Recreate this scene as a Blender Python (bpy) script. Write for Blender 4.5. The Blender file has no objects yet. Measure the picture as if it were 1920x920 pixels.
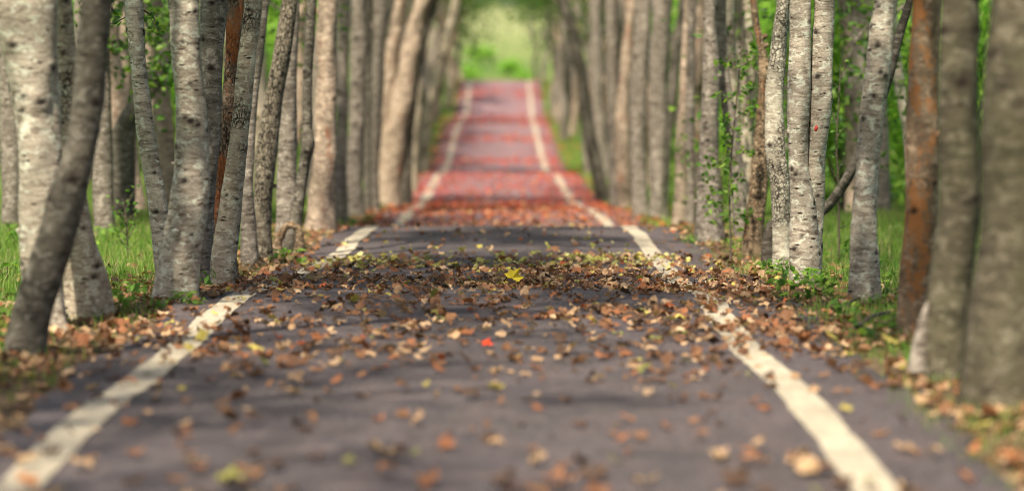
import bpy, math
import numpy as np
from mathutils import Vector

# ------------------------------------------------------------------ camera, light, exposure
rng = np.random.default_rng(7)
sc = bpy.context.scene
COL = sc.collection
F, W0, H0 = 5000.0, 1920.0, 920.0
CAMZ = 1.33
TH = math.atan(366.0 / F)
SUN_EL, SUN_AZ = 60.0, -158.0          # degrees; azimuth from +Y (view direction) towards +X

cam = bpy.data.cameras.new("camera")
cam.lens = F / W0 * 36.0
cam.sensor_width = 36.0
cam.clip_start, cam.clip_end = 0.1, 3000
cam.dof.use_dof = True
cam.dof.focus_distance = 17.0
cam.dof.aperture_fstop = 1.25
camo = bpy.data.objects.new("camera", cam)
COL.objects.link(camo)
camo.location = (0, 0, CAMZ)
camo.rotation_euler = (math.pi / 2 - TH, 0, 0)
sc.camera = camo

world = bpy.data.worlds.new("World")
sc.world = world
world.use_nodes = True
wn = world.node_tree
bg = wn.nodes["Background"]
sky = wn.nodes.new("ShaderNodeTexSky")
sky.sky_type = 'NISHITA'
sky.sun_disc = False
sky.sun_elevation = math.radians(SUN_EL)
sky.sun_rotation = math.radians(SUN_AZ)
sky.dust_density = 3.0
sky.air_density = 1.0
wn.links.new(sky.outputs[0], bg.inputs[0])
bg.inputs[1].default_value = 0.085

sun = bpy.data.lights.new("sun", 'SUN')
sun.energy = 5.0
sun.angle = math.radians(1.2)
sun.color = (1.0, 0.93, 0.82)
suno = bpy.data.objects.new("sun", sun)
COL.objects.link(suno)
el, az = math.radians(SUN_EL), math.radians(SUN_AZ)
sd = Vector((math.sin(az) * math.cos(el), math.cos(az) * math.cos(el), math.sin(el)))
suno.rotation_euler = sd.to_track_quat('Z', 'Y').to_euler()
suno.location = (0, 0, 30)

sc.view_settings.view_transform = 'Standard'
sc.view_settings.look = 'None'
sc.view_settings.exposure = 1.08
sc.view_settings.gamma = 1.0
sc.view_settings.use_white_balance = True
sc.view_settings.white_balance_temperature = 7000
sc.view_settings.white_balance_tint = 5
sc.render.engine = 'CYCLES'
sc.cycles.use_denoising = True
sc.cycles.pixel_filter_type = 'BLACKMAN_HARRIS'
sc.cycles.filter_width = 1.1
sc.cycles.max_bounces = 8
sc.cycles.diffuse_bounces = 4
sc.cycles.transmission_bounces = 4
sc.cycles.caustics_reflective = False
sc.cycles.caustics_refractive = False

# ------------------------------------------------------------------ pixel rays and the ground
CT, ST = math.cos(TH), math.sin(TH)


def P(px, py, d):
    """world point seen at photo pixel (px,py) at distance d along Y"""
    u, v = (px - 960.0) / F, (460.0 - py) / F
    dy, dz = CT + v * ST, -ST + v * CT
    k = d / dy
    return np.array([u * k, d, CAMZ + dz * k])


LW = 2.6       # spacing of the two painted lines, metres
tab = []
for (py, xl, xr) in [(920, 20, 1650), (800, 150, 1550), (720, 250, 1470), (640, 350, 1390), (560, 445, 1325),
                     (540, 500, 1290), (520, 556, 1262), (475, 640, 1225), (440, 676, 1195), (426, 697, 1178)]:
    d = F * LW / (xr - xl)
    p = P((xl + xr) / 2, py, d)
    tab.append((d, p[2], p[0]))
tab += [(29.6, -0.68, -0.10), (32.5, -0.84, -0.10)]
for (py, xl, xr) in [(404, 762, 1122), (375, 797, 1070), (345, 812, 1052), (327, 822, 1044)]:
    d = F * LW / (xr - xl)
    p = P((xl + xr) / 2, py, d)
    tab.append((d, p[2], p[0]))
tab += [(62.5, -1.75, -0.37)]
for (py, xl, xr) in [(316, 836, 1023), (262, 851, 1008), (224, 864, 999)]:
    d = F * LW / (xr - xl)
    p = P((xl + xr) / 2, py, d)
    tab.append((d, p[2], p[0]))
tab += [(101.0, -1.40, -0.60)]
for (py, d) in [(216, 106), (180, 112), (152, 119)]:
    p = P(936, py, d)
    tab.append((d, p[2], p[0]))
tab += [(124, -0.2, 0.0), (130, -0.5, 1.2), (140, -0.7, 4.0)]
tab = [(-30, 0.0, -0.19), (0, 0.0, -0.19)] + tab
tab = np.array(tab)
DX = np.concatenate([tab[:, 0], [170, 250, 330, 600, 2500]])
DZ = np.concatenate([tab[:, 1], [0.3, 3.6, 6.5, 8.0, 8.0]])
DC = np.concatenate([tab[:, 2], [6.0] * 5])


def pchip(x, xs, ys):
    x = np.asarray(x, float)
    h = np.diff(xs)
    s = np.diff(ys) / h
    m = np.zeros_like(ys)
    same = s[:-1] * s[1:] > 0
    w1, w2 = 2 * h[1:] + h[:-1], h[1:] + 2 * h[:-1]
    with np.errstate(divide='ignore', invalid='ignore'):
        mm = (w1 + w2) / (w1 / s[:-1] + w2 / s[1:])
    m[1:-1] = np.where(same, mm, 0)
    i = np.clip(np.searchsorted(xs, x) - 1, 0, len(xs) - 2)
    t = np.clip((x - xs[i]) / h[i], 0, 1)
    return ((2 * t**3 - 3 * t**2 + 1) * ys[i] + (t**3 - 2 * t**2 + t) * h[i] * m[i]
            + (-2 * t**3 + 3 * t**2) * ys[i + 1] + (t**3 - t**2) * h[i] * m[i + 1])


def pz(y): return pchip(y, DX, DZ)
def pc(y): return np.interp(y, DX, DC)


LATX = np.array([-30, 0, 14, 22, 35, 60, 90, 120, 140, 170, 250, 330, 600, 2500], float)
LATZ = np.array([0, 0, -0.02, -0.2, -0.45, -0.9, -0.8, -0.1, -0.6, 0.3, 3.6, 6.5, 8, 8], float)


def sstep(a, b, x):
    t = np.clip((x - a) / (b - a), 0, 1)
    return t * t * (3 - 2 * t)


def wob(x, y):
    return (np.sin(x * 1.7 + 0.6 * y) * np.cos(y * 0.9 - x * 0.4) * 0.5 + np.sin(x * 4.1 + 1.3) * np.sin(y * 3.3) * 0.25
            + np.sin(x * 0.45 + 2) * np.cos(y * 0.21) * 0.8)


ROAD_L, ROAD_R = 1.60, 1.78       # asphalt half widths left / right of the centre line


def road_edge(y, side):
    e = (ROAD_L if side < 0 else ROAD_R)
    return e + 0.05 * np.sin(y * 1.9 + side) + 0.035 * np.sin(y * 4.7 + 2 * side) + 0.02 * np.sin(y * 11.3)


def terr(x, y):
    x, y = np.asarray(x, float), np.asarray(y, float)
    c = pc(y)
    l = np.abs(x - c)
    k = sstep(2.2, 5.5, l)
    z = pz(y) * (1 - k) + pchip(y, LATX, LATZ) * k
    z = z + 0.05 * wob(x, y) * sstep(1.9, 4.0, l) + 0.02 * np.sin(x * 9 + y * 5) * np.cos(y * 8 - x * 3) * sstep(1.85, 2.2, l)
    half = np.where(x < c, ROAD_L, ROAD_R)
    z = z - 0.035 * (1 - sstep(half - 0.25, half + 0.16, l))
    far = sstep(140, 260, y)
    z = z + far * 0.35 * wob(x * 0.12, y * 0.1)
    return z


def ground_hit(px, py, dmin=6.0):
    ds = np.arange(dmin, 140, 0.05)
    u, v = (px - 960.0) / F, (460.0 - py) / F
    k = ds / (CT + v * ST)
    z = CAMZ + (-ST + v * CT) * k
    t = terr(u * k, ds)
    idx = np.where(z <= t)[0]
    return float(ds[idx[0]]) if len(idx) else 139.0


# ------------------------------------------------------------------ object helpers
def tag(o, label=None, cat=None, group=None, kind=None):
    if label: o["label"] = label
    if cat: o["category"] = cat
    if group: o["group"] = group
    if kind: o["kind"] = kind
    return o


def mesh_np(name, V, faces, mats=(), colors=None, attrs=None, smooth=True):
    """faces: list of (M,k) int arrays"""
    me = bpy.data.meshes.new(name)
    V = np.asarray(V, np.float32)
    me.vertices.add(len(V))
    me.vertices.foreach_set("co", V.ravel())
    loops = np.concatenate([f.ravel() for f in faces]).astype(np.int32)
    tot = np.concatenate([np.full(len(f), f.shape[1]) for f in faces]).astype(np.int32)
    start = np.concatenate([[0], np.cumsum(tot)[:-1]]).astype(np.int32)
    me.loops.add(len(loops))
    me.loops.foreach_set("vertex_index", loops)
    me.polygons.add(len(tot))
    me.polygons.foreach_set("loop_start", start)
    me.polygons.foreach_set("loop_total", tot)
    me.polygons.foreach_set("use_smooth", np.full(len(tot), smooth, dtype=bool))
    if colors is not None:
        a = me.color_attributes.new("tint", 'FLOAT_COLOR', 'POINT')
        c = np.ones((len(V), 4), np.float32)
        c[:, :3] = colors
        a.data.foreach_set("color", c.ravel())
    for k, arr in (attrs or {}).items():
        a = me.attributes.new(k, 'FLOAT', 'POINT')
        a.data.foreach_set("value", np.asarray(arr, np.float32))
    for m in mats: me.materials.append(m)
    me.update(calc_edges=True)
    me.validate()
    return me


def link(name, data, parent=None, loc=None, rotz=0.0, scale=None):
    o = bpy.data.objects.new(name, data)
    COL.objects.link(o)
    if loc is not None: o.location = tuple(float(q) for q in loc)
    o.rotation_euler = (0, 0, rotz)
    if scale is not None: o.scale = scale
    if parent is not None: o.parent = parent
    return o


# ------------------------------------------------------------------ materials
def new_mat(name):
    m = bpy.data.materials.new(name)
    m.use_nodes = True
    nt = m.node_tree
    for n in list(nt.nodes): nt.nodes.remove(n)
    out = nt.nodes.new("ShaderNodeOutputMaterial")
    return m, nt, out


class NB:
    def __init__(s, nt): s.nt = nt
    def n(s, t, **kw):
        nd = s.nt.nodes.new("ShaderNode" + t)
        for k, v in kw.items():
            if k.startswith("i_"):
                key = k[2:]
                key = int(key) if key.isdigit() else key.replace("_", " ")
                if hasattr(v, "bl_idname") or isinstance(v, bpy.types.NodeSocket): s.nt.links.new(v, nd.inputs[key])
                else: nd.inputs[key].default_value = v
            else: setattr(nd, k, v)
        return nd
    def mapping(s, vec, scale, loc=(0, 0, 0)):
        m = s.n("Mapping")
        s.nt.links.new(vec, m.inputs[0])
        m.inputs["Scale"].default_value = scale
        m.inputs["Location"].default_value = loc
        return m.outputs[0]
    def noise(s, vec, scale=1, detail=4, rough=0.55, dist=0.0):
        return s.n("TexNoise", i_Vector=vec, i_Scale=scale, i_Detail=detail, i_Roughness=rough, i_Distortion=dist).outputs[0]
    def ramp(s, fac, stops):
        r = s.n("ValToRGB")
        s.nt.links.new(fac, r.inputs[0])
        e = r.color_ramp.elements
        while len(e) < len(stops): e.new(0.5)
        for q, (p, c) in zip(e, stops):
            q.position = p
            q.color = (c, c, c, 1) if isinstance(c, (int, float)) else (*c, 1)
        return r.outputs[0]
    def mix(s, f, a, b, mode='MIX'):
        m = s.n("Mix", data_type='RGBA', blend_type=mode)
        for i, v in ((0, f), (6, a), (7, b)):
            if isinstance(v, bpy.types.NodeSocket): s.nt.links.new(v, m.inputs[i])
            elif i == 0: m.inputs[0].default_value = v
            else: m.inputs[i].default_value = (*v, 1)
        return m.outputs[2]
    def math(s, op, a, b=0.0):
        m = s.n("Math", operation=op)
        for i, v in ((0, a), (1, b)):
            if isinstance(v, bpy.types.NodeSocket): s.nt.links.new(v, m.inputs[i])
            else: m.inputs[i].default_value = v
        return m.outputs[0]


def bark(name, light, dark, streak=0.6, crack=0.0, horiz=1.0, stain=None, stain_amt=0.0, moss=0.0, seed=0.0, cscale=(48, 48, 30)):
    m, nt, out = new_mat(name)
    b = NB(nt)
    tc = b.n("TexCoord").outputs["Object"]
    rnd = b.n("ObjectInfo").outputs["Random"]
    off = b.n("CombineXYZ", i_2=b.math('MULTIPLY', rnd, 37.0)).outputs[0]
    vec = b.n("VectorMath", operation='ADD', i_0=tc, i_1=off).outputs[0]
    fine = b.noise(b.mapping(vec, (9, 9, 46 * horiz), (seed, 0, 0)), 1.0, 6, 0.62, 0.4)
    big = b.noise(b.mapping(vec, (7, 7, 5), (0, seed, 3)), 1.0, 5, 0.6, 0.8)
    grain = b.noise(b.mapping(vec, (70, 70, 110)), 1.0, 3, 0.7)
    col = b.mix(b.ramp(fine, [(0.36, 0.0), (0.58, 1.0)]), dark, light)
    mid = tuple(0.62 * a + 0.38 * c for a, c in zip(light, dark))
    col = b.mix(b.math('MULTIPLY', b.ramp(big, [(0.35, 1.0), (0.6, 0.0)]), 0.75), col, mid, 'MULTIPLY' if False else 'MIX')
    pale = tuple(min(0.62, a * 1.45 + 0.03) for a in light)
    blot = b.noise(b.mapping(vec, (16, 16, 24), (4, seed, 8)), 1.0, 5, 0.65, 0.6)
    col = b.mix(b.math('MULTIPLY', b.ramp(blot, [(0.53, 0.0), (0.60, 1.0)]), 0.75), col, pale)
    blo2 = b.noise(b.mapping(vec, (10, 10, 26), (9, seed, 1)), 1.0, 6, 0.7, 1.0)
    col = b.mix(b.math('MULTIPLY', b.ramp(blo2, [(0.56, 0.0), (0.66, 1.0)]), 0.7), col, tuple(0.7 * q for q in dark))
    col = b.mix(b.math('MULTIPLY', b.ramp(grain, [(0.35, 1.0), (0.55, 0.0)]), 0.4), col, tuple(0.45 * q for q in dark))
    # short dark horizontal lenticels and scars
    vo = b.n("TexVoronoi", feature='F1', i_Vector=b.mapping(vec, (11, 11, 34), (seed, 1, 2)), i_Scale=1.0, i_Randomness=1.0).outputs[0]
    len_f = b.ramp(vo, [(0.12, 1.0), (0.27, 0.0)])
    lmask = b.ramp(b.noise(b.mapping(vec, (11, 11, 17), (2, 2, seed)), 1, 2), [(0.5, 0.0), (0.58, 1.0)])
    lf = b.math('MULTIPLY', b.math('MULTIPLY', len_f, lmask), streak)
    col = b.mix(lf, col, (0.035, 0.022, 0.016))
    height = b.math('ADD', b.math('MULTIPLY', fine, 0.6), b.math('MULTIPLY', grain, 0.25))
    height = b.math('SUBTRACT', height, b.math('MULTIPLY', lf, 0.6))
    if crack > 0:
        nzc = b.n("TexNoise", i_Vector=b.mapping(vec, (20, 20, 20)), i_Scale=1.0, i_Detail=6.0, i_Roughness=0.65).outputs[1]
        nzc = b.n("VectorMath", operation='SCALE', i_0=nzc, i_Scale=1.5).outputs[0]
        wv = b.n("VectorMath", operation='ADD', i_0=b.mapping(vec, cscale, (seed, 3, 0)), i_1=nzc).outputs[0]
        ve = b.n("TexVoronoi", feature='DISTANCE_TO_EDGE', i_Vector=wv, i_Scale=1.0).outputs[0]
        cf = b.ramp(ve, [(0.02, 1.0), (0.13, 0.0)])
        cf = b.math('MULTIPLY', cf, b.ramp(b.noise(b.mapping(vec, (30, 30, 22)), 1, 3), [(0.36, 0.15), (0.55, 1.0)]))
        cm = b.ramp(b.noise(b.mapping(vec, (2, 2, 2.2), (0, 5, seed)), 1, 2), [(0.54 - 0.2 * crack, 0.0), (0.60 - 0.2 * crack, 1.0)])
        cf = b.math('MULTIPLY', cf, cm)
        col = b.mix(cf, col, (0.014, 0.011, 0.010))
        height = b.math('SUBTRACT', height, b.math('MULTIPLY', cf, 1.6))
    if stain is not None:
        sn = b.noise(b.mapping(vec, (6, 6, 2.2), (seed, 8, 8)), 1, 6, 0.7, 0.5)
        s2 = b.noise(b.mapping(vec, (40, 40, 26), (seed, 8, 8)), 1, 3, 0.7)
        sf = b.ramp(b.math('ADD', sn, b.math('MULTIPLY', b.math('SUBTRACT', s2, 0.5), 0.35)),
                    [(0.62 - 0.3 * stain_amt, 0.0), (0.70 - 0.3 * stain_amt, 1.0)])
        col = b.mix(b.math('MULTIPLY', sf, 0.85), col, stain)
    if moss > 0:
        mn = b.noise(b.mapping(vec, (5, 5, 3), (seed, 2, 6)), 1, 5, 0.65)
        col = b.mix(b.math('MULTIPLY', b.ramp(mn, [(0.4, 0.0), (0.62, 1.0)]), moss), col, (0.060, 0.060, 0.028))
    kn = b.n("Attribute", attribute_name="knot").outputs["Fac"]
    col = b.mix(b.math('MINIMUM', kn, 0.93), col, (0.018, 0.012, 0.010))
    bp = b.n("Bump", i_Height=height, i_Strength=0.9, i_Distance=0.008).outputs[0]
    bs = b.n("BsdfPrincipled", i_Base_Color=col, i_Roughness=0.9, i_Normal=bp)
    bs.inputs["Specular IOR Level"].default_value = 0.15
    nt.links.new(bs.outputs[0], out.inputs[0])
    return m


M_BARK = {
    'pale': bark("bark_pale", (0.47, 0.405, 0.33), (0.125, 0.09, 0.067), 1.0, 0.0, seed=1.0),
    'pale_warm': bark("bark_pale_warm", (0.46, 0.385, 0.295), (0.16, 0.11, 0.075), 1.0, 0.12, stain=(0.22, 0.10, 0.05), stain_amt=0.05, seed=4.0),
    'grey': bark("bark_grey", (0.25, 0.212, 0.178), (0.068, 0.051, 0.041), 0.9, 0.0, seed=9.0),
    'dark': bark("bark_dark", (0.13, 0.112, 0.09), (0.03, 0.025, 0.02), 0.8, 0.0, horiz=0.6, seed=12.0),
    'furrow': bark("bark_furrowed", (0.25, 0.21, 0.16), (0.10, 0.077, 0.056), 0.5, 1.0, horiz=0.7, seed=15.0, cscale=(46, 46, 15)),
    'cracked': bark("bark_cracked", (0.43, 0.385, 0.31), (0.19, 0.15, 0.115), 0.8, 0.55, seed=19.0, cscale=(44, 44, 36)),
    'red': bark("bark_red_brown", (0.22, 0.15, 0.105), (0.07, 0.045, 0.03), 0.4, 0.7, horiz=0.5, stain=(0.32, 0.10, 0.035), stain_amt=0.40, seed=22.0, cscale=(60, 60, 22)),
    'orange': bark("bark_orange", (0.25, 0.175, 0.115), (0.09, 0.056, 0.038), 0.4, 0.0, horiz=0.3, stain=(0.34, 0.135, 0.045), stain_amt=0.36, seed=25.0),
    'deep': bark("bark_deep_brown", (0.085, 0.072, 0.058), (0.025, 0.02, 0.016), 0.6, 0.0, horiz=0.6, seed=41.0),
    'mossy': bark("bark_mossy_shaded", (0.115, 0.096, 0.066), (0.03, 0.025, 0.018), 0.4, 0.0, horiz=0.5, moss=0.3, seed=28.0),  # moss, plus the shade on these trunks put into a darker base colour
    'pink': bark("bark_pinkish", (0.40, 0.305, 0.235), (0.15, 0.105, 0.08), 0.7, 0.0, horiz=0.6, stain=(0.30, 0.11, 0.06), stain_amt=0.10, seed=31.0),
    'flaky': bark("bark_flaky", (0.29, 0.205, 0.13), (0.09, 0.058, 0.038), 0.6, 0.45, stain=(0.26, 0.12, 0.06), stain_amt=0.22, seed=35.0),
}


def leaf_mat(name, trans=0.45, attr=True, col=(0.06, 0.12, 0.02), rough=0.55, transtint=1.3, spec=0.3):
    m, nt, out = new_mat(name)
    b = NB(nt)
    c = b.n("Attribute", attribute_name="tint").outputs["Color"] if attr else b.n("RGB").outputs[0]
    bs = b.n("BsdfPrincipled", i_Base_Color=c, i_Roughness=rough)
    bs.inputs["Specular IOR Level"].default_value = spec
    tcol = b.mix(1.0, c, (transtint, transtint * 1.05, transtint * 0.6), 'MULTIPLY')
    tr = b.n("BsdfTranslucent", i_Color=tcol)
    mx = b.n("MixShader", i_0=trans)
    nt.links.new(bs.outputs[0], mx.inputs[1])
    nt.links.new(tr.outputs[0], mx.inputs[2])
    nt.links.new(mx.outputs[0], out.inputs[0])
    return m


M_GREEN = leaf_mat("green_leaf", 0.5)
M_GRASS = leaf_mat("grass_blade", 0.42)
M_DRY = leaf_mat("dry_leaf", 0.22, transtint=1.1, rough=0.7)


def m_ground():
    m, nt, out = new_mat("verge_ground")
    b = NB(nt)
    tc = b.n("TexCoord").outputs["Object"]
    n1 = b.noise(b.mapping(tc, (1.3, 1.3, 1.3)), 1, 5, 0.6)
    n2 = b.noise(b.mapping(tc, (22, 22, 22)), 1, 5, 0.7)
    n3 = b.noise(b.mapping(tc, (0.12, 0.05, 0.1)), 1, 4, 0.6)
    dirt = b.mix(b.ramp(n2, [(0.35, 0.0), (0.65, 1.0)]), (0.045, 0.03, 0.02), (0.16, 0.11, 0.07))
    grs = b.mix(b.ramp(n2, [(0.3, 0.0), (0.7, 1.0)]), (0.035, 0.075, 0.014), (0.09, 0.17, 0.03))
    g = b.n("Attribute", attribute_name="green").outputs["Fac"]
    gm = b.ramp(b.math('ADD', g, b.math('MULTIPLY', b.math('SUBTRACT', n1, 0.5), 0.9)), [(0.35, 0.0), (0.65, 1.0)])
    col = b.mix(gm, dirt, grs)
    mead = b.mix(b.ramp(n3, [(0.35, 0.0), (0.7, 1.0)]), (0.055, 0.105, 0.022), (0.13, 0.165, 0.045))
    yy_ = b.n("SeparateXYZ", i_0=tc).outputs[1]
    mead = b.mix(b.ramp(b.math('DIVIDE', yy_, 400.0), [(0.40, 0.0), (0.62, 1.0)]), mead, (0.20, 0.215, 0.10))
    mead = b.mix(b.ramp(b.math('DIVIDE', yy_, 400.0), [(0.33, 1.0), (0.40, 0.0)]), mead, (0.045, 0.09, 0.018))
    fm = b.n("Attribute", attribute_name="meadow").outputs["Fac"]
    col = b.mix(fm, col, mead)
    bp = b.n("Bump", i_Height=n2, i_Strength=0.8, i_Distance=0.02).outputs[0]
    bs = b.n("BsdfPrincipled", i_Base_Color=col, i_Roughness=0.95, i_Normal=bp)
    bs.inputs["Specular IOR Level"].default_value = 0.1
    nt.links.new(bs.outputs[0], out.inputs[0])
    return m


def m_road():
    m, nt, out = new_mat("asphalt")
    b = NB(nt)
    tc = b.n("TexCoord").outputs["Object"]
    n1 = b.noise(b.mapping(tc, (0.9, 0.45, 1)), 1, 4, 0.55)
    n2 = b.noise(b.mapping(tc, (60, 60, 60)), 1, 4, 0.75)
    n3 = b.noise(b.mapping(tc, (5, 3, 5)), 1, 5, 0.6)
    col = b.mix(b.ramp(n1, [(0.38, 0.0), (0.62, 1.0)]), (0.026, 0.0185, 0.0225), (0.050, 0.0365, 0.043))
    col = b.mix(b.math('MULTIPLY', b.ramp(n3, [(0.45, 0.0), (0.75, 1.0)]), 0.5), col, (0.10, 0.066, 0.062))
    col = b.mix(b.math('MULTIPLY', b.ramp(n2, [(0.45, 0.0), (0.7, 1.0)]), 0.45), col, (0.20, 0.175, 0.17))
    col = b.mix(b.math('MULTIPLY', b.ramp(n2, [(0.25, 1.0), (0.45, 0.0)]), 0.5), col, (0.025, 0.02, 0.022))
    st = b.n("TexVoronoi", feature='F1', i_Vector=b.mapping(tc, (130, 130, 130)), i_Scale=1.0).outputs[0]
    stm = b.ramp(b.noise(b.mapping(tc, (55, 55, 55)), 1, 1), [(0.52, 0.0), (0.58, 1.0)])
    col = b.mix(b.math('MULTIPLY', b.math('MULTIPLY', b.ramp(st, [(0.25, 1.0), (0.4, 0.0)]), stm), 0.7), col, (0.24, 0.21, 0.20))
    stain = b.ramp(b.noise(b.mapping(tc, (1.6, 1.1, 1)), 1, 6, 0.7, 1.2), [(0.56, 0.0), (0.62, 1.0)])
    col = b.mix(b.math('MULTIPLY', stain, 0.45), col, (0.030, 0.022, 0.021))
    # far tint paints leaf red, bare sunlight and haze into the asphalt colour
    sx = b.n("SeparateXYZ", i_0=tc).outputs[1]
    rf = b.ramp(b.math('DIVIDE', sx, 100.0), [(0.28, 0.0), (0.42, 0.75), (1.0, 1.0)])
    col = b.mix(b.math('MULTIPLY', rf, 0.8), col, (0.20, 0.115, 0.128))
    bp = b.n("Bump", i_Height=n2, i_Strength=0.6, i_Distance=0.006).outputs[0]
    bs = b.n("BsdfPrincipled", i_Base_Color=col, i_Roughness=0.72, i_Normal=bp)
    bs.inputs["Specular IOR Level"].default_value = 0.35
    nt.links.new(bs.outputs[0], out.inputs[0])
    return m


def m_line():
    m, nt, out = new_mat("line_paint")
    b = NB(nt)
    tc = b.n("TexCoord").outputs["Object"]
    n2 = b.noise(b.mapping(tc, (30, 30, 30)), 1, 5, 0.75)
    n3 = b.noise(b.mapping(tc, (4, 2, 4)), 1, 4, 0.6)
    col = b.mix(b.ramp(n3, [(0.35, 0.0), (0.7, 1.0)]), (0.29, 0.245, 0.185), (0.44, 0.38, 0.29))
    col = b.mix(b.math('MULTIPLY', b.ramp(n2, [(0.50, 0.0), (0.60, 1.0)]), 0.7), col, (0.16, 0.125, 0.105))
    bs = b.n("BsdfPrincipled", i_Base_Color=col, i_Roughness=0.75)
    nt.links.new(bs.outputs[0], out.inputs[0])
    return m


M_GROUND, M_ROAD, M_LINE = m_ground(), m_road(), m_line()

# ------------------------------------------------------------------ the setting: ground, path, lines
ys = np.concatenate([np.arange(-20, 6, 1.0), np.arange(6, 34, 0.12), np.arange(34, 130, 0.3), np.arange(130, 400, 4.0),
                     np.arange(400, 1500, 60.0)])
xs0 = np.concatenate([np.arange(0, 4.2, 0.10), np.arange(4.2, 12, 0.3), np.arange(12, 60, 3.0), np.arange(60, 600, 40.0)])
xs = np.concatenate([-xs0[:0:-1], xs0])
X, Y = np.meshgrid(xs, ys)
Z = terr(X, Y)
V = np.stack([X, Y, Z], -1).reshape(-1, 3)
nx, ny = len(xs), len(ys)
ii = (np.arange(ny - 1)[:, None] * nx + np.arange(nx - 1)[None, :]).ravel()
quads = np.stack([ii, ii + 1, ii + nx + 1, ii + nx], -1)
lat = np.abs(X - pc(Y))
green = np.where(Y > 28, sstep(1.6, 2.1, lat), sstep(1.75, 2.5, lat)).ravel()
mead = sstep(118, 130, Y).ravel()
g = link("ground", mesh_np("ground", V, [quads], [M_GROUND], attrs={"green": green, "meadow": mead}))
tag(g, kind="structure")

yr = np.concatenate([np.arange(-15, 6, 0.5), np.arange(6, 34, 0.1), np.arange(34, 140, 0.25)])
cs = np.linspace(-1, 1, 15)
c = pc(yr)[:, None]
eL, eR = road_edge(yr, -1)[:, None], road_edge(yr, 1)[:, None]
XR = c + np.where(cs[None, :] < 0, cs[None, :] * eL, cs[None, :] * eR)
ZR = pz(yr)[:, None] + 0.012 - 0.010 * np.abs(cs[None, :]) ** 2
XR = np.concatenate([XR[:, :1] - 0.03, XR, XR[:, -1:] + 0.03], 1)
ZR = np.concatenate([ZR[:, :1] - 0.07, ZR, ZR[:, -1:] - 0.07], 1)
YR = np.repeat(yr[:, None], XR.shape[1], 1)
V = np.stack([XR, YR, ZR], -1).reshape(-1, 3)
nx, ny = XR.shape[1], len(yr)
ii = (np.arange(ny - 1)[:, None] * nx + np.arange(nx - 1)[None, :]).ravel()
r = link("path", mesh_np("path", V, [np.stack([ii, ii + 1, ii + nx + 1, ii + nx], -1)], [M_ROAD]))
tag(r, kind="structure")


def road_z(x, y):
    cc = pc(y)
    u = np.abs(x - cc) / np.where(x < cc, ROAD_L, ROAD_R)
    return pz(y) + 0.012 - 0.010 * np.minimum(u, 1) ** 2


for s in (-1, 1):
    cen = pc(yr) + s * LW / 2 + 0.010 * np.sin(yr * 1.3 + s) + 0.005 * np.sin(yr * 3.1)
    w1 = 0.074 + 0.004 * np.sin(yr * 5.3 + s) + rng.normal(0, 0.003, len(yr))
    w2 = 0.074 + 0.004 * np.sin(yr * 4.1 - s) + rng.normal(0, 0.003, len(yr))
    x4 = np.stack([cen - w1, cen - w1 * 0.4, cen + w2 * 0.4, cen + w2], 1)
    y4 = np.repeat(yr[:, None], 4, 1)
    V = np.stack([x4, y4, road_z(x4, y4) + 0.005], -1).reshape(-1, 3)
    nx, ny = 4, len(yr)
    ii = (np.arange(ny - 1)[:, None] * nx + np.arange(nx - 1)[None, :]).ravel()
    o = link("painted_line", mesh_np("painted_line", V, [np.stack([ii, ii + 1, ii + nx + 1, ii + nx], -1)], [M_LINE]))
    tag(o, kind="structure")


# ------------------------------------------------------------------ leaf-building
def quad_leaves(cen, size, col, r_, aspect=0.5, up=0.3):
    """folded four-corner leaves: (N,3) centres -> verts, tris, colours"""
    n = len(cen)
    d = r_.normal(size=(n, 3)); d[:, 2] *= 0.6; d[:, 2] -= 0.15
    d /= np.linalg.norm(d, axis=1)[:, None]
    q = r_.normal(size=(n, 3)); q[:, 2] += up
    sdv = np.cross(d, q); sdv /= np.linalg.norm(sdv, axis=1)[:, None]
    nn = np.cross(sdv, d)
    size = np.broadcast_to(size, (n,))[:, None]
    a = cen - d * size * .5
    t = cen + d * size * .5
    mid = cen - d * size * .08
    l = mid + sdv * size * aspect * .5 + nn * size * .10
    rr = mid - sdv * size * aspect * .5 + nn * size * .10
    V = np.stack([a, l, t, rr], 1).reshape(-1, 3)
    b4 = (np.arange(n) * 4)[:, None]
    T = np.concatenate([b4 + np.array([[0, 2, 1]]), b4 + np.array([[0, 3, 2]])])
    C = np.repeat(col, 4, axis=0)
    return V, T, C


def green_cols(n, r_, bright=1.0, yellow=0.2):
    base = np.array([[0.045, 0.10, 0.018], [0.07, 0.15, 0.022], [0.03, 0.07, 0.015], [0.12, 0.19, 0.03]])
    p = np.array([0.4 - yellow / 2, 0.3, 0.3 - yellow / 2, yellow])
    c = base[r_.choice(4, n, p=p / p.sum())]
    return np.clip(c * bright * r_.uniform(0.75, 1.25, (n, 1)), 0, 0.8)


def clump_mesh(name, nclump, nleaf, rad, size, seed, bright=1.0, yellow=0.2, shell=0.35, cr=0.45):
    r_ = np.random.default_rng(seed)
    d = r_.normal(size=(nclump, 3)); d /= np.linalg.norm(d, axis=1)[:, None]
    cc = d * (r_.uniform(shell, 1, (nclump, 1))) * np.array(rad)
    rr = r_.uniform(0.5, 1.2, nclump) * cr
    k = r_.integers(0, nclump, nleaf)
    cen = cc[k] + r_.normal(size=(nleaf, 3)) * rr[k][:, None] * np.array([.6, .6, .38])
    cb = r_.uniform(0.7, 1.3, nclump)
    V, T, C = quad_leaves(cen, size * r_.uniform(0.6, 1.3, nleaf), green_cols(nleaf, r_, bright, yellow) * cb[k][:, None], r_)
    return mesh_np(name, V, [T], [M_GREEN], C, smooth=False)


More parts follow.
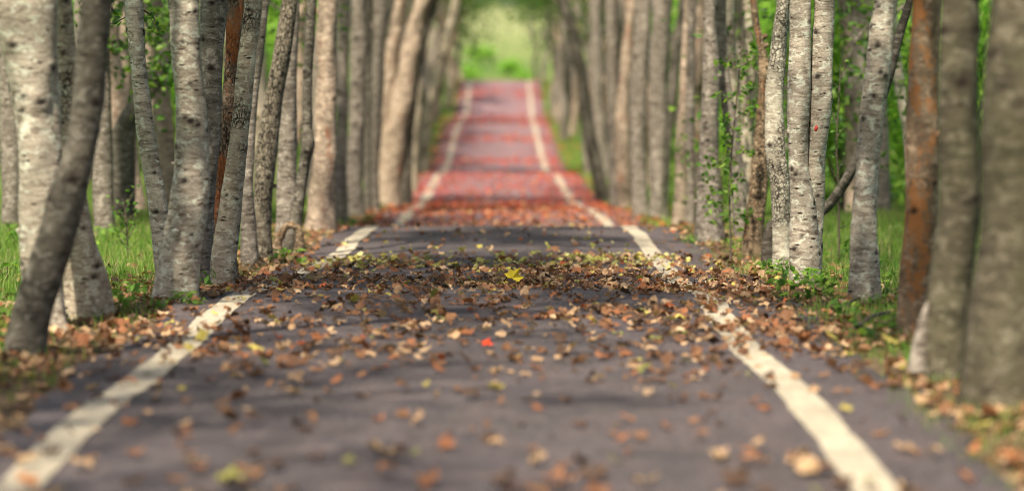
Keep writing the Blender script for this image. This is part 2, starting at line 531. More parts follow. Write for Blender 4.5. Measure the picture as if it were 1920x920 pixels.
CROWNS = [clump_mesh("crown", 40, 2500, (2.1, 2.1, 1.7), 0.13, 100 + i, 1.0, 0.22, 0.2, 0.5) for i in range(5)]
BUSHES = [clump_mesh("foliage", 60, 6500, (1.5, 1.5, 1.5), 0.11, 200 + i, 2.6, 0.5, 0.15, 0.42) for i in range(4)]


# ------------------------------------------------------------------ trunks
def tube(pts, rad, segs=24, step=0.05, seed=0, rough=0.05, knots=(), flare=0.0, fine_top=None, cap=True, squash=0.0):
    """tapered, slightly lumpy tube through pts (world) -> verts, quads, knot attribute"""
    r_ = np.random.default_rng(seed)
    pts = np.asarray(pts, float)
    rad = np.asarray(rad, float)
    seg = np.linalg.norm(np.diff(pts, axis=0), axis=1)
    s = np.concatenate([[0], np.cumsum(seg)])
    L = s[-1]
    if fine_top is None: t = np.linspace(0, L, max(4, int(L / step) + 1))
    else:
        ft = min(fine_top, L)
        t = np.concatenate([np.arange(0, ft, step), np.linspace(ft, L, max(3, int((L - ft) / (step * 6))))])
    C = np.stack([pchip(t, s, pts[:, k]) for k in range(3)], 1)
    # pchip is monotone per axis; smooth it a little
    for _ in range(2):
        C[1:-1] = 0.25 * C[:-2] + 0.5 * C[1:-1] + 0.25 * C[2:]
    R = pchip(t, s, rad)
    T = np.gradient(C, axis=0); T /= np.linalg.norm(T, axis=1)[:, None]
    ref = np.array([1.0, 0, 0]) if abs(T[0][0]) < 0.8 else np.array([0, 1.0, 0])
    A = np.zeros_like(T)
    a = ref
    for i in range(len(T)):
        a = a - T[i] * a.dot(T[i]); a /= np.linalg.norm(a)
        A[i] = a
    B = np.cross(T, A)
    th = np.linspace(0, 2 * np.pi, segs, endpoint=False)
    TH_, TT = np.meshgrid(th, t)
    k = np.ones_like(TH_)
    for j in range(5):
        m = r_.integers(1, 4); fz = r_.uniform(1.5, 9); ph, ph2 = r_.uniform(0, 6.28, 2)
        k += rough * r_.uniform(0.3, 1) * np.sin(m * TH_ + ph + 0.6 * np.sin(fz * TT * 0.4)) * np.cos(fz * TT + ph2)
    k += rough * 0.35 * np.sin(7 * TH_ + 3 * np.sin(4 * TT)) * np.sin(23 * TT + 2 * TH_)
    if squash: k += squash * np.cos(2 * (TH_ - 0.7))
    if flare:
        lob = 0.6 + 0.4 * np.cos(r_.integers(3, 6) * TH_ + r_.uniform(0, 6))
        k += 1.3 * flare * lob ** 2 * np.exp(-np.maximum(TT - .1, 0) / 0.09) + 0.35 * flare * np.exp(-TT / 0.4)
    kn = np.zeros_like(TH_)
    RR = R[:, None] * k
    for (kt, ka, ks) in knots:
        dth = (TH_ - ka + np.pi) % (2 * np.pi) - np.pi
        dist2 = (dth * R[:, None] / 1.35) ** 2 + (TT - kt) ** 2
        RR = RR + 0.42 * ks * np.exp(-dist2 / (1.1 * ks) ** 2) - 0.5 * ks * np.exp(-dist2 / (0.5 * ks) ** 2)
        kn = np.maximum(kn, 1.35 * np.exp(-dist2 / (0.52 * ks) ** 2))
        # eyebrow line above the scar
        br = np.exp(-((TT - kt - 0.95 * ks + 0.9 * np.abs(dth * R[:, None])) ** 2) / (0.16 * ks) ** 2) * (np.abs(dth * R[:, None]) < 1.5 * ks)
        kn = np.maximum(kn, 0.6 * br)
    Vv = C[:, None, :] + RR[..., None] * (np.cos(TH_)[..., None] * A[:, None, :] + np.sin(TH_)[..., None] * B[:, None, :])
    n, m = TH_.shape
    V = Vv.reshape(-1, 3)
    i = np.arange(n - 1)[:, None] * m
    j = np.arange(m)[None, :]
    Q = np.stack([i + j, i + (j + 1) % m, i + m + (j + 1) % m, i + m + j], -1).reshape(-1, 4)
    kn = kn.ravel()
    return V, Q, kn


def join(parts):
    Vs, Qs, Ks, off = [], [], [], 0
    for V, Q, K in parts:
        Vs.append(V); Qs.append(Q + off); Ks.append(K); off += len(V)
    return np.concatenate(Vs), np.concatenate(Qs), np.concatenate(Ks)


def stem_points(path, d, r_, top=6.0, wander=0.02):
    """pixel path [(x,y,width_px)] from base up, at depth d; continued above the frame to height `top`"""
    pts, rad = [], []
    for i, (x, y, w) in enumerate(path):
        p = P(x, y, d)
        p[1] += wander * math.sin(i * 1.7 + d)
        pts.append(p)
        rad.append(w / 2 / F * d)
    pts[0][2] -= 0.12                                   # foot sunk into the soil
    dirv = pts[-1] - pts[max(-3, -len(pts))]
    dirv = dirv / np.linalg.norm(dirv)
    r0 = rad[-1]
    z0 = pts[-1][2]
    p = pts[-1].copy()
    n = 4
    for k in range(n):
        dirv = dirv * 0.8 + np.array([r_.normal(0, .12), r_.normal(0, .12), 0.35])
        dirv /= np.linalg.norm(dirv)
        p = p + dirv * (top - z0) / n
        pts.append(p.copy()); rad.append(r0 * (1 - 0.16 * (k + 1)))
    return pts, rad


TREES = 0
BASES = []
KIND_CROWN_GROUP = {}


def rand_knots(r_, n, hmax, r0, face=True):
    out = []
    for _ in range(n):
        # angles facing the camera lie around -Y: A is +X, B is +Y for an upright trunk
        a = r_.uniform(math.pi * 1.05, math.pi * 1.95) if face else r_.uniform(0, 6.28)
        out.append((r_.uniform(0.2, hmax), a, r_.uniform(0.012, 0.026) * (0.6 + r0 / 0.12)))
    return out


def tree(name, label, stems, matkey, d=None, group=None, knots=10, top=6.0, flare=0.4, segs=None, rough=0.075, crown=True,
         extra=None, redmark=None, kn_list=None, cscale=1.0, cat="tree", step=None, squash=0.0):
    """stems: list of pixel paths (first one holds the base pixel). matkey: bark name or one per stem"""
    global TREES
    TREES += 1
    r_ = np.random.default_rng(1000 + TREES)
    bx, by, bw = stems[0][0]
    if d is None: d = ground_hit(bx, by)
    base = np.array([P(bx, by, d)[0], d, float(terr(P(bx, by, d)[0], d))])
    root = link(name, None, loc=base)
    tag(root, label, cat, group)
    if 15 < d < 30 and cscale > .9: cscale = .68
    if d < 30: BASES.append((base[0], d))
    mk = matkey if isinstance(matkey, (list, tuple)) else [matkey] * len(stems)
    near = 12 < d < 24
    sg = segs or (44 if near else 26)
    st = step or (0.014 if near else 0.035)
    tips = []
    for k, path in enumerate(stems):
        pts, rad = stem_points(path, d + 0.05 * k, r_, top=top * r_.uniform(0.92, 1.05))
        if k == 0 or True:
            pts[0][2] = min(pts[0][2], float(terr(pts[0][0], pts[0][1])) - 0.12)
        vis = max(0.6, CAMZ + 94 / F * d + 0.25 - pts[0][2])
        kn = rand_knots(r_, knots, vis, rad[len(rad) // 2]) + list(kn_list or [])
        parts = [tube(pts, rad, sg, st, seed=TREES * 7 + k, rough=rough, knots=kn, flare=flare, fine_top=vis, squash=squash)]
        tip = pts[-1]
        tips.append(tip)
        # broken branch stubs on the part one can see
        if near and rad[0] > .075:
            Lp = np.array(pts)
            for q in range(int(r_.integers(1, 4))):
                hz = Lp[0, 2] + r_.uniform(.35, vis)
                c0 = np.array([np.interp(hz, Lp[:, 2], Lp[:, 0]), np.interp(hz, Lp[:, 2], Lp[:, 1]), hz])
                rr0 = float(np.interp(hz, Lp[:, 2], rad))
                a = r_.choice([r_.uniform(-.5, .3), r_.uniform(2.9, 3.6), r_.uniform(-2.6, -.6)])
                dv = np.array([math.cos(a), math.sin(a), r_.uniform(.2, .9)]); dv /= np.linalg.norm(dv)
                b1 = r_.uniform(.008, .018); ln = rr0 + r_.uniform(.015, .05)
                parts.append(tube([c0, c0 + dv * ln * .6, c0 + dv * ln, c0 + dv * (ln + .002)], [b1 * 1.9, b1 * 1.4, b1, b1 * .1], 10, .012, seed=q + TREES, rough=.12))
        # limbs in the crown
        for q in range(3 if crown else 0):
            a = r_.uniform(0, 6.28)
            s0 = pts[-3] * (1 - q / 3) + pts[-1] * (q / 3)
            lp = [s0, s0 + np.array([math.cos(a) * .5, math.sin(a) * .5, .6]), s0 + np.array([math.cos(a) * 1.3, math.sin(a) * 1.3, 1.3])]
            rr = rad[-2] * 0.55
            parts.append(tube(lp, [rr, rr * .7, rr * .2], 7, 0.3, seed=q, rough=0.03))
        V, Q, K = join(parts)
        me = mesh_np("trunk", V - base, [Q], [M_BARK[mk[k]]], attrs={"knot": K})
        link("trunk", me, root)
    if crown:
        tip = np.mean(tips, 0)
        c = link("crown", CROWNS[TREES % 5], root, loc=tip - base + np.array([0, 0, 0.6]), rotz=r_.uniform(0, 6.28),
                 scale=(cscale * r_.uniform(.85, 1.15),) * 3)
    if extra: extra(root, base, d, r_)
    if redmark:
        px, py = redmark
        p = P(px, py, d - 0.13)
        a = np.linspace(0, 6.28, 9)[:-1]
        rr = 0.013 * r_.uniform(.7, 1.2, 8)
        ring = np.stack([np.cos(a) * rr * .8, np.zeros(8) + .02, np.sin(a) * rr * 1.5], 1)
        Vm = np.concatenate([[[0, 0, 0]], ring]) + p - base
        T = np.array([[0, 1 + i, 1 + (i + 1) % 8] for i in range(8)])
        link("red_mark", mesh_np("red_mark", Vm, [T], [M_REDMARK]), root)
    return root, d


def simple_mat(name, col, rough=0.8, var=0.4):
    m, nt, out = new_mat(name)
    b = NB(nt)
    n = b.noise(b.mapping(b.n("TexCoord").outputs["Object"], (40, 40, 40)), 1, 4, 0.6)
    c = b.mix(b.ramp(n, [(0.35, 0.0), (0.65, 1.0)]), tuple(q * (1 - var) for q in col), col)
    bs = b.n("BsdfPrincipled", i_Base_Color=c, i_Roughness=rough)
    nt.links.new(bs.outputs[0], out.inputs[0])
    return m


M_REDMARK = simple_mat("red_fungus", (0.5, 0.03, 0.015))
M_TWIG = simple_mat("twig_bark", (0.10, 0.07, 0.05))


def leafy_branch(name, pts, d, n, size, seed, spread=0.06, bright=1.2, yellow=0.35, thick=0.006, parent=None, base=None, depth=0.3):
    """a leafy twig through pixel points at depth d, parented to its tree"""
    r_ = np.random.default_rng(seed)
    W = np.array([P(x, y, d) + np.array([0, depth * math.sin(i * 1.9), 0]) for i, (x, y) in enumerate(pts)])
    V, Q, K = tube(W, np.linspace(thick, thick * .35, len(W)), 6, 0.05, seed=seed, rough=0.03)
    seg = np.linalg.norm(np.diff(W, axis=0), axis=1); s = np.concatenate([[0], np.cumsum(seg)])
    t = r_.uniform(0.15 * s[-1], s[-1], n)
    cen = np.stack([np.interp(t, s, W[:, k]) for k in range(3)], 1) + r_.normal(size=(n, 3)) * spread
    b0 = np.zeros(3) if base is None else base
    br = link(name, mesh_np(name, V - b0, [Q], [M_TWIG], attrs={"knot": K}), parent)
    LV, LT, LC = quad_leaves(cen, size * r_.uniform(.6, 1.25, n), green_cols(n, r_, bright, yellow), r_, aspect=0.62)
    lf = link("leaves", mesh_np("leaves", LV - b0, [LT], [M_GREEN], LC, smooth=False), br)
    return br


def hang(*specs):
    def f(root, base, d, r_):
        for i, (pts, n, size, spread) in enumerate(specs):
            leafy_branch("branch", pts, d, n, size, TREES * 31 + i, spread=spread, parent=root, base=base)
    return f


ROW_L, ROW_R = "trees in the left row along the path", "trees in the right row along the path"
T = tree
# ---- left row, from the camera outwards
T("leaning_tree", "dark leaning trunk nearest the camera on the left, curving right as it rises",
  [[(38, 668, 82), (60, 590, 72), (88, 500, 70), (120, 400, 66), (148, 290, 60), (164, 180, 60), (174, 80, 58), (184, 0, 56)]], 'dark', group=ROW_L, knots=7, flare=0.12,
  kn_list=[(0.95, 4.9, 0.035), (1.3, 5.3, 0.03)])
T("pale_tree", "thick pale mottled trunk cut by the left edge, behind the dark leaning trunk",
  [[(95, 625, 78), (80, 540, 70), (76, 420, 74), (72, 300, 82), (66, 200, 88), (60, 100, 100), (55, 0, 110)]], 'pale', group=ROW_L, knots=12, kn_list=[(1.25, 5.1, 0.035)])
T("flared_tree", "pale trunk with a broad flared foot showing just right of the dark leaning trunk",
  [[(166, 598, 96), (160, 540, 84), (148, 460, 66), (138, 360, 50), (130, 240, 42), (124, 120, 38), (118, 0, 36)]], 'pale_warm', group=ROW_L, knots=8, flare=0.2)
T("slender_tree", "slender pale trunk bending left as it rises, left of the thick pale trunk",
  [[(322, 545, 40), (308, 470, 38), (298, 400, 36), (282, 300, 34), (268, 200, 32), (258, 100, 30), (249, 0, 34)]], 'pale', d=16.3, group=ROW_L, knots=10, flare=0.1,
  extra=hang(([(249, 8), (275, 30), (300, 52), (310, 70)], 26, 0.06, 0.03), ([(248, 20), (225, 30), (215, 46)], 18, 0.06, 0.03)))
T("pale_tree", "thick pale trunk with a dark eye-shaped scar, green weeds at its foot",
  [[(326, 566, 78), (338, 470, 74), (352, 400, 70), (360, 300, 60), (358, 200, 56), (350, 100, 53), (347, 0, 54)]], 'pale', group=ROW_L, knots=12,
  kn_list=[(1.13, 4.75, 0.032), (1.56, 4.6, 0.02), (1.34, 4.9, 0.018)])
T("grey_tree", "shaded grey trunk half hidden behind the right side of the scarred pale trunk",
  [[(376, 535, 44), (378, 460, 40), (382, 380, 38), (391, 290, 38), (396, 200, 38), (399, 100, 42), (401, 0, 50)]], 'grey', group=ROW_L, knots=8, kn_list=[(1.5, 4.7, 0.035)])
T("red_barked_tree", "red-brown rough-barked trunk pressed against the left side of a pale trunk",
  [[(436, 530, 34), (424, 470, 34), (412, 400, 30), (420, 300, 32), (431, 200, 30), (437, 100, 31), (442, 0, 33)]], 'red', d=17.6, group=ROW_L, knots=3, flare=0.15)
T("pale_tree", "pale flecked trunk leaning right in front of the red-brown trunk, cracked bark near its foot",
  [[(414, 543, 44), (420, 480, 46), (430, 400, 42), (444, 300, 36), (456, 200, 32), (464, 100, 33), (473, 0, 34)]], 'pale_warm', group=ROW_L, knots=8, flare=0.15)
T("stub_tree", "short grey-brown stem standing between the pale flecked trunk and the furrowed trunk",
  [[(470, 500, 34), (466, 440, 30), (464, 360, 24), (467, 290, 20), (474, 200, 16), (490, 80, 14), (500, 0, 12)]], 'grey', group=ROW_L, knots=4, flare=0.2)
T("furrowed_tree", "dark furrowed trunk leaning right, second left of the twisted stem with a looped foot",
  [[(494, 492, 40), (492, 440, 36), (494, 380, 36), (499, 300, 38), (511, 200, 35), (529, 100, 33), (543, 0, 31)]], 'furrow', group=ROW_L, knots=3, flare=0.15)
T("grey_tree", "straight grey trunk framed between the furrowed trunk and the twisted stem",
  [[(536, 470, 42), (538, 400, 38), (538, 320, 36), (541, 220, 32), (543, 120, 28), (548, 0, 28)]], 'grey', cscale=.6, group=ROW_L, knots=6)


def burl(root, base, d, r_):
    # the loop of bark round a hole at the foot of the twisted stem
    pts = [P(x, y, d - 0.05) - base for x, y in [(521, 488), (520, 460), (529, 436), (546, 422), (561, 436), (562, 460), (552, 486)]]
    V, Q, K = tube(pts, [0.06, 0.042, 0.034, 0.036, 0.036, 0.042, 0.06], 14, 0.012, seed=5, rough=0.06)
    link("root_loop", mesh_np("root_loop", V, [Q], [M_BARK['flaky']], attrs={"knot": K}), root)


T("twisted_tree", "thin dark twisted stem with a looped knot of root at its foot",
  [[(545, 482, 34), (548, 440, 30), (556, 400, 24), (566, 340, 21), (574, 290, 22), (578, 270, 25), (576, 240, 19), (576, 160, 19), (580, 80, 18), (585, 0, 17)]], 'dark',
  cscale=.6, group=ROW_L, knots=5, flare=0.1, extra=burl, kn_list=[(1.0, 4.7, 0.03)])
T("straight_tree", "wide straight brown-grey trunk right of the twisted stem with the looped foot",
  [[(602, 436, 54), (604, 390, 48), (608, 320, 44), (611, 230, 39), (612, 120, 38), (614, 0, 37)]], 'pink', cscale=.6, group=ROW_L, knots=8)
T("slender_tree", "narrow grey trunk just right of the wide straight brown-grey trunk",
  [[(640, 418, 26), (640, 340, 23), (641, 240, 22), (642, 120, 22), (645, 0, 24)]], 'grey', cscale=.6, group=ROW_L, knots=6)
T("knotted_tree", "grey trunk dotted with dark round knots in the middle of the left row",
  [[(664, 408, 36), (663, 340, 33), (668, 240, 31), (671, 120, 31), (672, 0, 31)]], 'grey', cscale=.6, group=ROW_L, knots=3,
  kn_list=[(k, 4.7 + .2 * math.sin(k * 9), 0.045) for k in (1.0, 1.35, 1.6, 1.9, 2.2, 2.5)])
T("dark_tree", "thin dark stem right beside the knotted grey trunk of the left row",
  [[(690, 402, 16), (689, 320, 14), (690, 200, 12), (691, 100, 12), (692, 0, 12)]], 'dark', group=ROW_L, knots=3)
T("grey_tree", "grey trunk standing against the left side of the big reddish leaning tree",
  [[(697, 396, 28), (697, 330, 26), (703, 240, 25), (708, 140, 24), (712, 0, 22)]], 'grey', group=ROW_L, knots=6)
T("reddish_tree", "big reddish forked tree leaning towards the path, orange stains at its foot",
  [[(722, 388, 62), (728, 340, 54), (736, 280, 48), (750, 200, 42), (768, 110, 36), (784, 40, 32), (794, 0, 30)],
   [(708, 372, 34), (712, 290, 30), (722, 200, 28), (733, 110, 26), (744, 40, 22), (750, 0, 20)],
   [(752, 380, 40), (758, 300, 30), (768, 200, 24), (784, 110, 22), (804, 30, 20), (812, 0, 20)]], ['pink', 'pink', 'dark'], group=ROW_L, knots=5, flare=0.2, rough=0.08)
s_, _ = T("broken_stump", "broken pale stump with a dark split top on the path side of the reddish tree",
          [[(770, 345, 26), (772, 290, 24), (776, 240, 22), (778, 212, 24)]], 'pale_warm', d=51, group=None, knots=2, top=0.9, crown=False, cat="stump")
T("leaning_tree", "slim sunlit tan trunk leaning steeply towards the path on the far left",
  [[(790, 306, 22), (800, 230, 19), (812, 180, 18), (830, 110, 17), (846, 40, 16), (856, 0, 16)]], 'pale_warm', d=64, group=ROW_L, knots=4)

# ---- right row
T("mossy_tree", "huge blurred mossy trunk cut by the right edge of the photo",
  [[(1890, 765, 200), (1896, 680, 168), (1902, 560, 152), (1908, 400, 148), (1914, 200, 138), (1920, 0, 124)]], 'mossy', group=ROW_R, knots=6, flare=0.15, kn_list=[(1.25, 4.5, 0.03)])


def sliver(root, base, d, r_):
    pts = [P(x, y, d - 0.02) - base for x, y in [(1722, 695), (1724, 655), (1728, 625), (1733, 590), (1740, 565)]]
    V, Q, K = tube(pts, [0.05, 0.036, 0.026, 0.016, 0.006], 14, 0.02, seed=3, rough=0.08)
    link("root_buttress", mesh_np("root_buttress", V, [Q], [M_BARK['grey']], attrs={"knot": K}), root)


T("mossy_tree", "dark green-grey trunk between the orange trunk and the huge mossy one",
  [[(1772, 716, 92), (1778, 620, 78), (1786, 500, 78), (1794, 380, 78), (1799, 200, 74), (1801, 0, 70)]], 'mossy', group=ROW_R, knots=6, flare=0.15, extra=sliver,
  kn_list=[(1.33, 4.6, 0.04)])
T("orange_barked_tree", "blurred orange-brown trunk beside the dark green-grey trunk on the right",
  [[(1716, 632, 66), (1718, 560, 60), (1722, 460, 58), (1728, 300, 59), (1731, 150, 57), (1737, 0, 53)]], 'orange', group=ROW_R, knots=3, flare=0.12)
T("ringed_tree", "pale grey trunk with round branch scars standing alone in the right verge grass",
  [[(1617, 566, 58), (1620, 500, 52), (1620, 400, 49), (1627, 300, 46), (1637, 200, 47), (1648, 110, 48), (1654, 50, 42), (1662, 0, 40)]], 'pale', cscale=.6, group=ROW_R, knots=6,
  kn_list=[(1.53, 4.35, 0.03), (1.38, 5.2, 0.022), (1.40, 4.8, 0.02)])
T("twin_stemmed_tree", "smooth pale tree forking low into two close upright stems, one red-spotted",
  [[(1509, 540, 60), (1509, 470, 54), (1507, 400, 44), (1497, 300, 39), (1496, 200, 43), (1499, 100, 40), (1503, 0, 41)],
   [(1518, 520, 44), (1520, 450, 40), (1526, 400, 38), (1530, 300, 36), (1538, 200, 41), (1542, 100, 39), (1546, 0, 37)]], 'pale', cscale=.6, group=ROW_R, knots=9,
  redmark=(1531, 241), flare=0.2)
T("cracked_tree", "pale trunk with deeply cracked black bark against the left of the twin pale stems",
  [[(1467, 512, 34), (1466, 440, 33), (1463, 360, 34), (1453, 270, 35), (1453, 190, 34), (1459, 100, 32), (1471, 0, 29)]], 'cracked', cscale=.6, group=ROW_R, knots=4, flare=0.15)
T("crooked_tree", "thin dark crooked tree sprawling right behind the twin pale stems",
  [[(1438, 478, 26), (1444, 430, 20), (1470, 410, 18), (1510, 412, 18), (1546, 392, 19), (1572, 360, 19), (1590, 330, 20), (1604, 300, 19), (1632, 240, 18), (1652, 190, 17), (1668, 140, 17), (1680, 90, 18), (1694, 40, 16), (1706, 0, 15)]],
  'deep', d=19.6, cscale=.6, group=ROW_R, knots=4, flare=0.1, top=4.5)
T("flaky_tree", "flaky brown trunk narrowing to a thin curved dark top, left of the cracked trunk",
  [[(1412, 484, 44), (1414, 430, 36), (1422, 350, 32), (1426, 270, 26), (1431, 200, 22), (1433, 140, 22), (1428, 90, 15), (1418, 45, 13), (1412, 0, 13)]], 'flaky', cscale=.6, group=ROW_R, knots=4, flare=0.25,
  extra=hang(([(1430, 150), (1410, 118), (1390, 105), (1368, 100)], 34, 0.055, 0.035), ([(1432, 190), (1405, 200), (1385, 235), (1372, 250)], 34, 0.055, 0.035)))
T("upright_tree", "slim grey trunk leaning left as it rises, with a red spot, behind the leafy sapling",
  [[(1392, 452, 30), (1388, 400, 28), (1384, 330, 27), (1370, 250, 25), (1361, 170, 24), (1353, 90, 24), (1349, 0, 23)]], 'grey', cscale=.6, group=ROW_R, knots=8, redmark=(1365, 221))
T("sturdy_tree", "sturdy grey trunk with a dark seam down its left side",
  [[(1330, 456, 60), (1330, 400, 48), (1328, 320, 40), (1331, 220, 34), (1333, 120, 30), (1332, 50, 24), (1331, 0, 20)]], 'grey', cscale=.6, group=ROW_R, knots=8, flare=0.15)
T("thin_tree", "thin dark-spotted grey stem beside the sunlit pinkish trunk",
  [[(1297, 412, 18), (1296, 340, 16), (1294, 240, 17), (1296, 120, 16), (1298, 0, 15)]], 'grey', group=ROW_R, knots=6, d=29)
T("sunlit_tree", "pale pinkish sunlit trunk of the right row with an orange streak",
  [[(1275, 412, 32), (1277, 340, 27), (1280, 240, 22), (1284, 150, 18), (1287, 60, 15), (1289, 0, 14)]], 'pink', group=ROW_R, knots=4, d=31)
T("leaning_tree", "slim grey trunk leaning right above the path, left of the sunlit pinkish one",
  [[(1240, 380, 22), (1249, 280, 20), (1258, 200, 20), (1266, 120, 20), (1275, 50, 19), (1283, 0, 19)]], 'grey', group=ROW_R, d=40, knots=5)
T("striped_tree", "straight grey-brown trunk right of its dark-seamed neighbour in the right row",
  [[(1235, 410, 34), (1234, 340, 31), (1234, 260, 32), (1235, 160, 34), (1238, 70, 37), (1240, 0, 38)]], 'grey', group=ROW_R, knots=7)
T("seamed_tree", "straight grey trunk with a dark seam, left of the similar grey-brown trunk",
  [[(1203, 404, 32), (1198, 340, 30), (1196, 260, 29), (1199, 160, 30), (1203, 70, 29), (1206, 0, 29)]], 'grey', group=ROW_R, knots=7)
T("forked_tree", "pale brown trunk with an orange scar in the far part of the right row",
  [[(1176, 392, 34), (1168, 330, 31), (1166, 250, 27), (1172, 150, 22), (1178, 70, 21), (1184, 0, 20)],
   [(1158, 380, 28), (1154, 320, 26), (1150, 250, 24), (1148, 150, 22), (1146, 0, 22)]], ['pink', 'grey'], group=ROW_R, knots=5)
T("dark_tree", "dark trunk leaning left over the path in the far right row",
  [[(1136, 378, 28), (1118, 310, 26), (1104, 250, 24), (1096, 180, 22), (1083, 100, 20), (1066, 40, 19), (1054, 0, 18)]], 'dark', group=ROW_R, knots=5)
T("grey_tree", "grey trunk rising straight beside the dark left-leaning trunk of the right row",
  [[(1142, 370, 26), (1132, 300, 24), (1122, 220, 22), (1118, 120, 22), (1116, 0, 22)]], 'grey', group=ROW_R, d=56, knots=5)

# ---- far rows: both sides, past the second crest
bank = []
for i in range(4):
    r_ = np.random.default_rng(50 + i)
    z = np.linspace(0, 6.5, 9)
    pts = np.stack([np.cumsum(r_.normal(0, .13, 9)) + z * r_.normal(0, .06), np.cumsum(r_.normal(0, .12, 9)), z - .15], 1)
    pts[:, :2] -= pts[:1, :2]
    V, Q, K = join([tube(pts, np.linspace(.15, .07, 9), 16, .08, seed=i, rough=.07, flare=.3, knots=rand_knots(r_, 8, 3, .15))]
                   + [tube([pts[4 + q], pts[4 + q] + np.array([math.cos(q * 2.2) * .6, math.sin(q * 2.2) * .6, .7]), pts[4 + q] + np.array([math.cos(q * 2.2) * 1.4, math.sin(q * 2.2) * 1.4, 1.6])],
                           [.05, .035, .01], 7, .3, seed=q, rough=.03) for q in range(4)])
    bank.append((V, Q, K, pts[-1]))
BANKM = {}


def bank_tree(name, label, x, y, kind, mat, scale=1.0, group=None, low=False, cscale=1.0, lean=0.0):
    key = (kind, mat)
    V, Q, K, tip = bank[kind]
    if key not in BANKM: BANKM[key] = mesh_np("trunk", V, [Q], [M_BARK[mat]], attrs={"knot": K})
    root = link(name, None, loc=(x, y, float(terr(x, y))), rotz=rng.uniform(0, 6.28), scale=(scale,) * 3)
    root.rotation_euler = (0, lean, root.rotation_euler[2]) if lean else root.rotation_euler
    tag(root, label, "tree", group)
    link("trunk", BANKM[key], root)
    link("crown", CROWNS[int(rng.integers(5))], root, loc=(tip[0], tip[1], tip[2] - (1.6 if low else 0)), rotz=rng.uniform(0, 6.28),
         scale=(cscale, cscale, cscale * 1.1))
    return root


for i in range(24):
    s = -1 if i % 2 else 1
    y = 29.5 + 33 * (i // 2) / 12 + rng.uniform(-.7, .7)
    if s < 0 and 46 < y < 53: continue
    x = float(pc(y)) + s * rng.uniform(2.45, 4.6)
    side = "left" if s < 0 else "right"
    bank_tree("row_tree", f"blurred grey-brown trunk crowded among others in the middle of the {side} row", x, y, i % 4,
              ['grey', 'pink', 'grey', 'pale_warm'][int(rng.integers(4))], rng.uniform(.75, 1.1), f"crowded middle trunks of the {side} row", cscale=.8, lean=rng.uniform(-.16, .16))
yy = 61.0
k = 0
while yy < 120:
    for s in (-1, 1):
        c = float(pc(yy))
        x = c + s * (2.05 + rng.uniform(0, 1.3)) + (0.1 if s > 0 else 0)
        mat = ['grey', 'pink', 'pale_warm', 'grey', 'pink'][int(rng.integers(5))]
        side = "left" if s < 0 else "right"
        bank_tree("far_row_tree", f"blurred slender trunk in the far end of the {side} row of trees", x, yy + rng.uniform(-.6, .6), k % 4, mat,
                  rng.uniform(.8, 1.15), f"far trees of the {side} row", cscale=rng.uniform(.75, .95), lean=-s * rng.uniform(-0.02, .08), low=yy > 104)
        k += 1
    yy += rng.uniform(1.5, 2.5)

for (px, d, mt, sc_, lab) in [(1004, 128, 'dark', .8, "dim trunk at the right edge of the meadow opening"), (1020, 121, 'grey', .9, "grey trunk just right of the meadow opening's edge trunk"),
                         (866, 123, 'pink', .7, "thin trunk at the left edge of the meadow opening"), (850, 119, 'grey', .9, "grey trunk left of the thin trunk by the meadow opening")]:
    bank_tree("edge_tree", lab, (px - 960) / F * d, d, int(px) % 4, mt, sc_, low=True, cscale=.8)

# ---- second rows and the wood behind on both sides
SEC = "trees of the wood behind the rows"
def wood_at(px, py_base, d, name, label, kind, mat, scale, group=None, lean=0.0):
    bank_tree(name, label, (px - 960) / F * d, d, kind, mat, scale, group, lean=lean)


wood_at(212, 360, 27.5, "wood_tree", "brownish trunk in the wood seen left of the slender pale trunk", 0, 'pink', 1.25)
wood_at(250, 350, 29.0, "wood_tree", "dim brown trunk in the wood seen just behind the slender pale trunk", 1, 'pink', 1.1)
T("wood_tree", "dark blurred trunk slanting right in the wood behind the slender pale trunk",
  [[(225, 350, 50), (232, 250, 42), (262, 190, 36), (300, 130, 34), (325, 60, 30), (335, 0, 30)]], 'dark', d=26, group=None, knots=2)
T("wood_tree", "mauve-grey trunk in the wood between the slender and the scarred pale trunks",
  [[(310, 345, 44), (306, 260, 40), (298, 160, 36), (292, 60, 34), (290, 0, 32)]], 'pink', d=30, group=None, knots=2)
T("wood_tree", "pinkish blurred trunk in the wood seen between twin pale stems and ringed trunk",
  [[(1606, 345, 40), (1604, 260, 36), (1600, 160, 34), (1590, 60, 30), (1585, 0, 28)]], 'pink', d=30, group=None, knots=2)
T("wood_tree", "pale blurred trunk leaning left in the wood right of the ringed trunk",
  [[(1722, 345, 26), (1704, 250, 22), (1688, 170, 20), (1678, 80, 18), (1672, 0, 18)]], 'pale', d=27, group=None, knots=2)
T("wood_tree", "slim grey trunk in the wood directly right of the ringed trunk's foot",
  [[(1662, 360, 20), (1656, 260, 18), (1655, 150, 16), (1652, 0, 16)]], 'grey', d=28, group=None, knots=2)
T("wood_tree", "pale dotted trunk behind the leafy sapling, left of the flaky brown trunk's thin top",
  [[(1402, 400, 30), (1402, 300, 27), (1402, 180, 25), (1401, 80, 23), (1398, 0, 23)]], 'pale_warm', d=25.5, group=None, knots=6)
T("wood_tree", "pale trunk seen in the gap above the red-spotted slim trunk",
  [[(1384, 395, 24), (1380, 300, 22), (1374, 180, 21), (1370, 80, 21), (1368, 0, 22)]], 'pale_warm', d=27, group=None, knots=4)
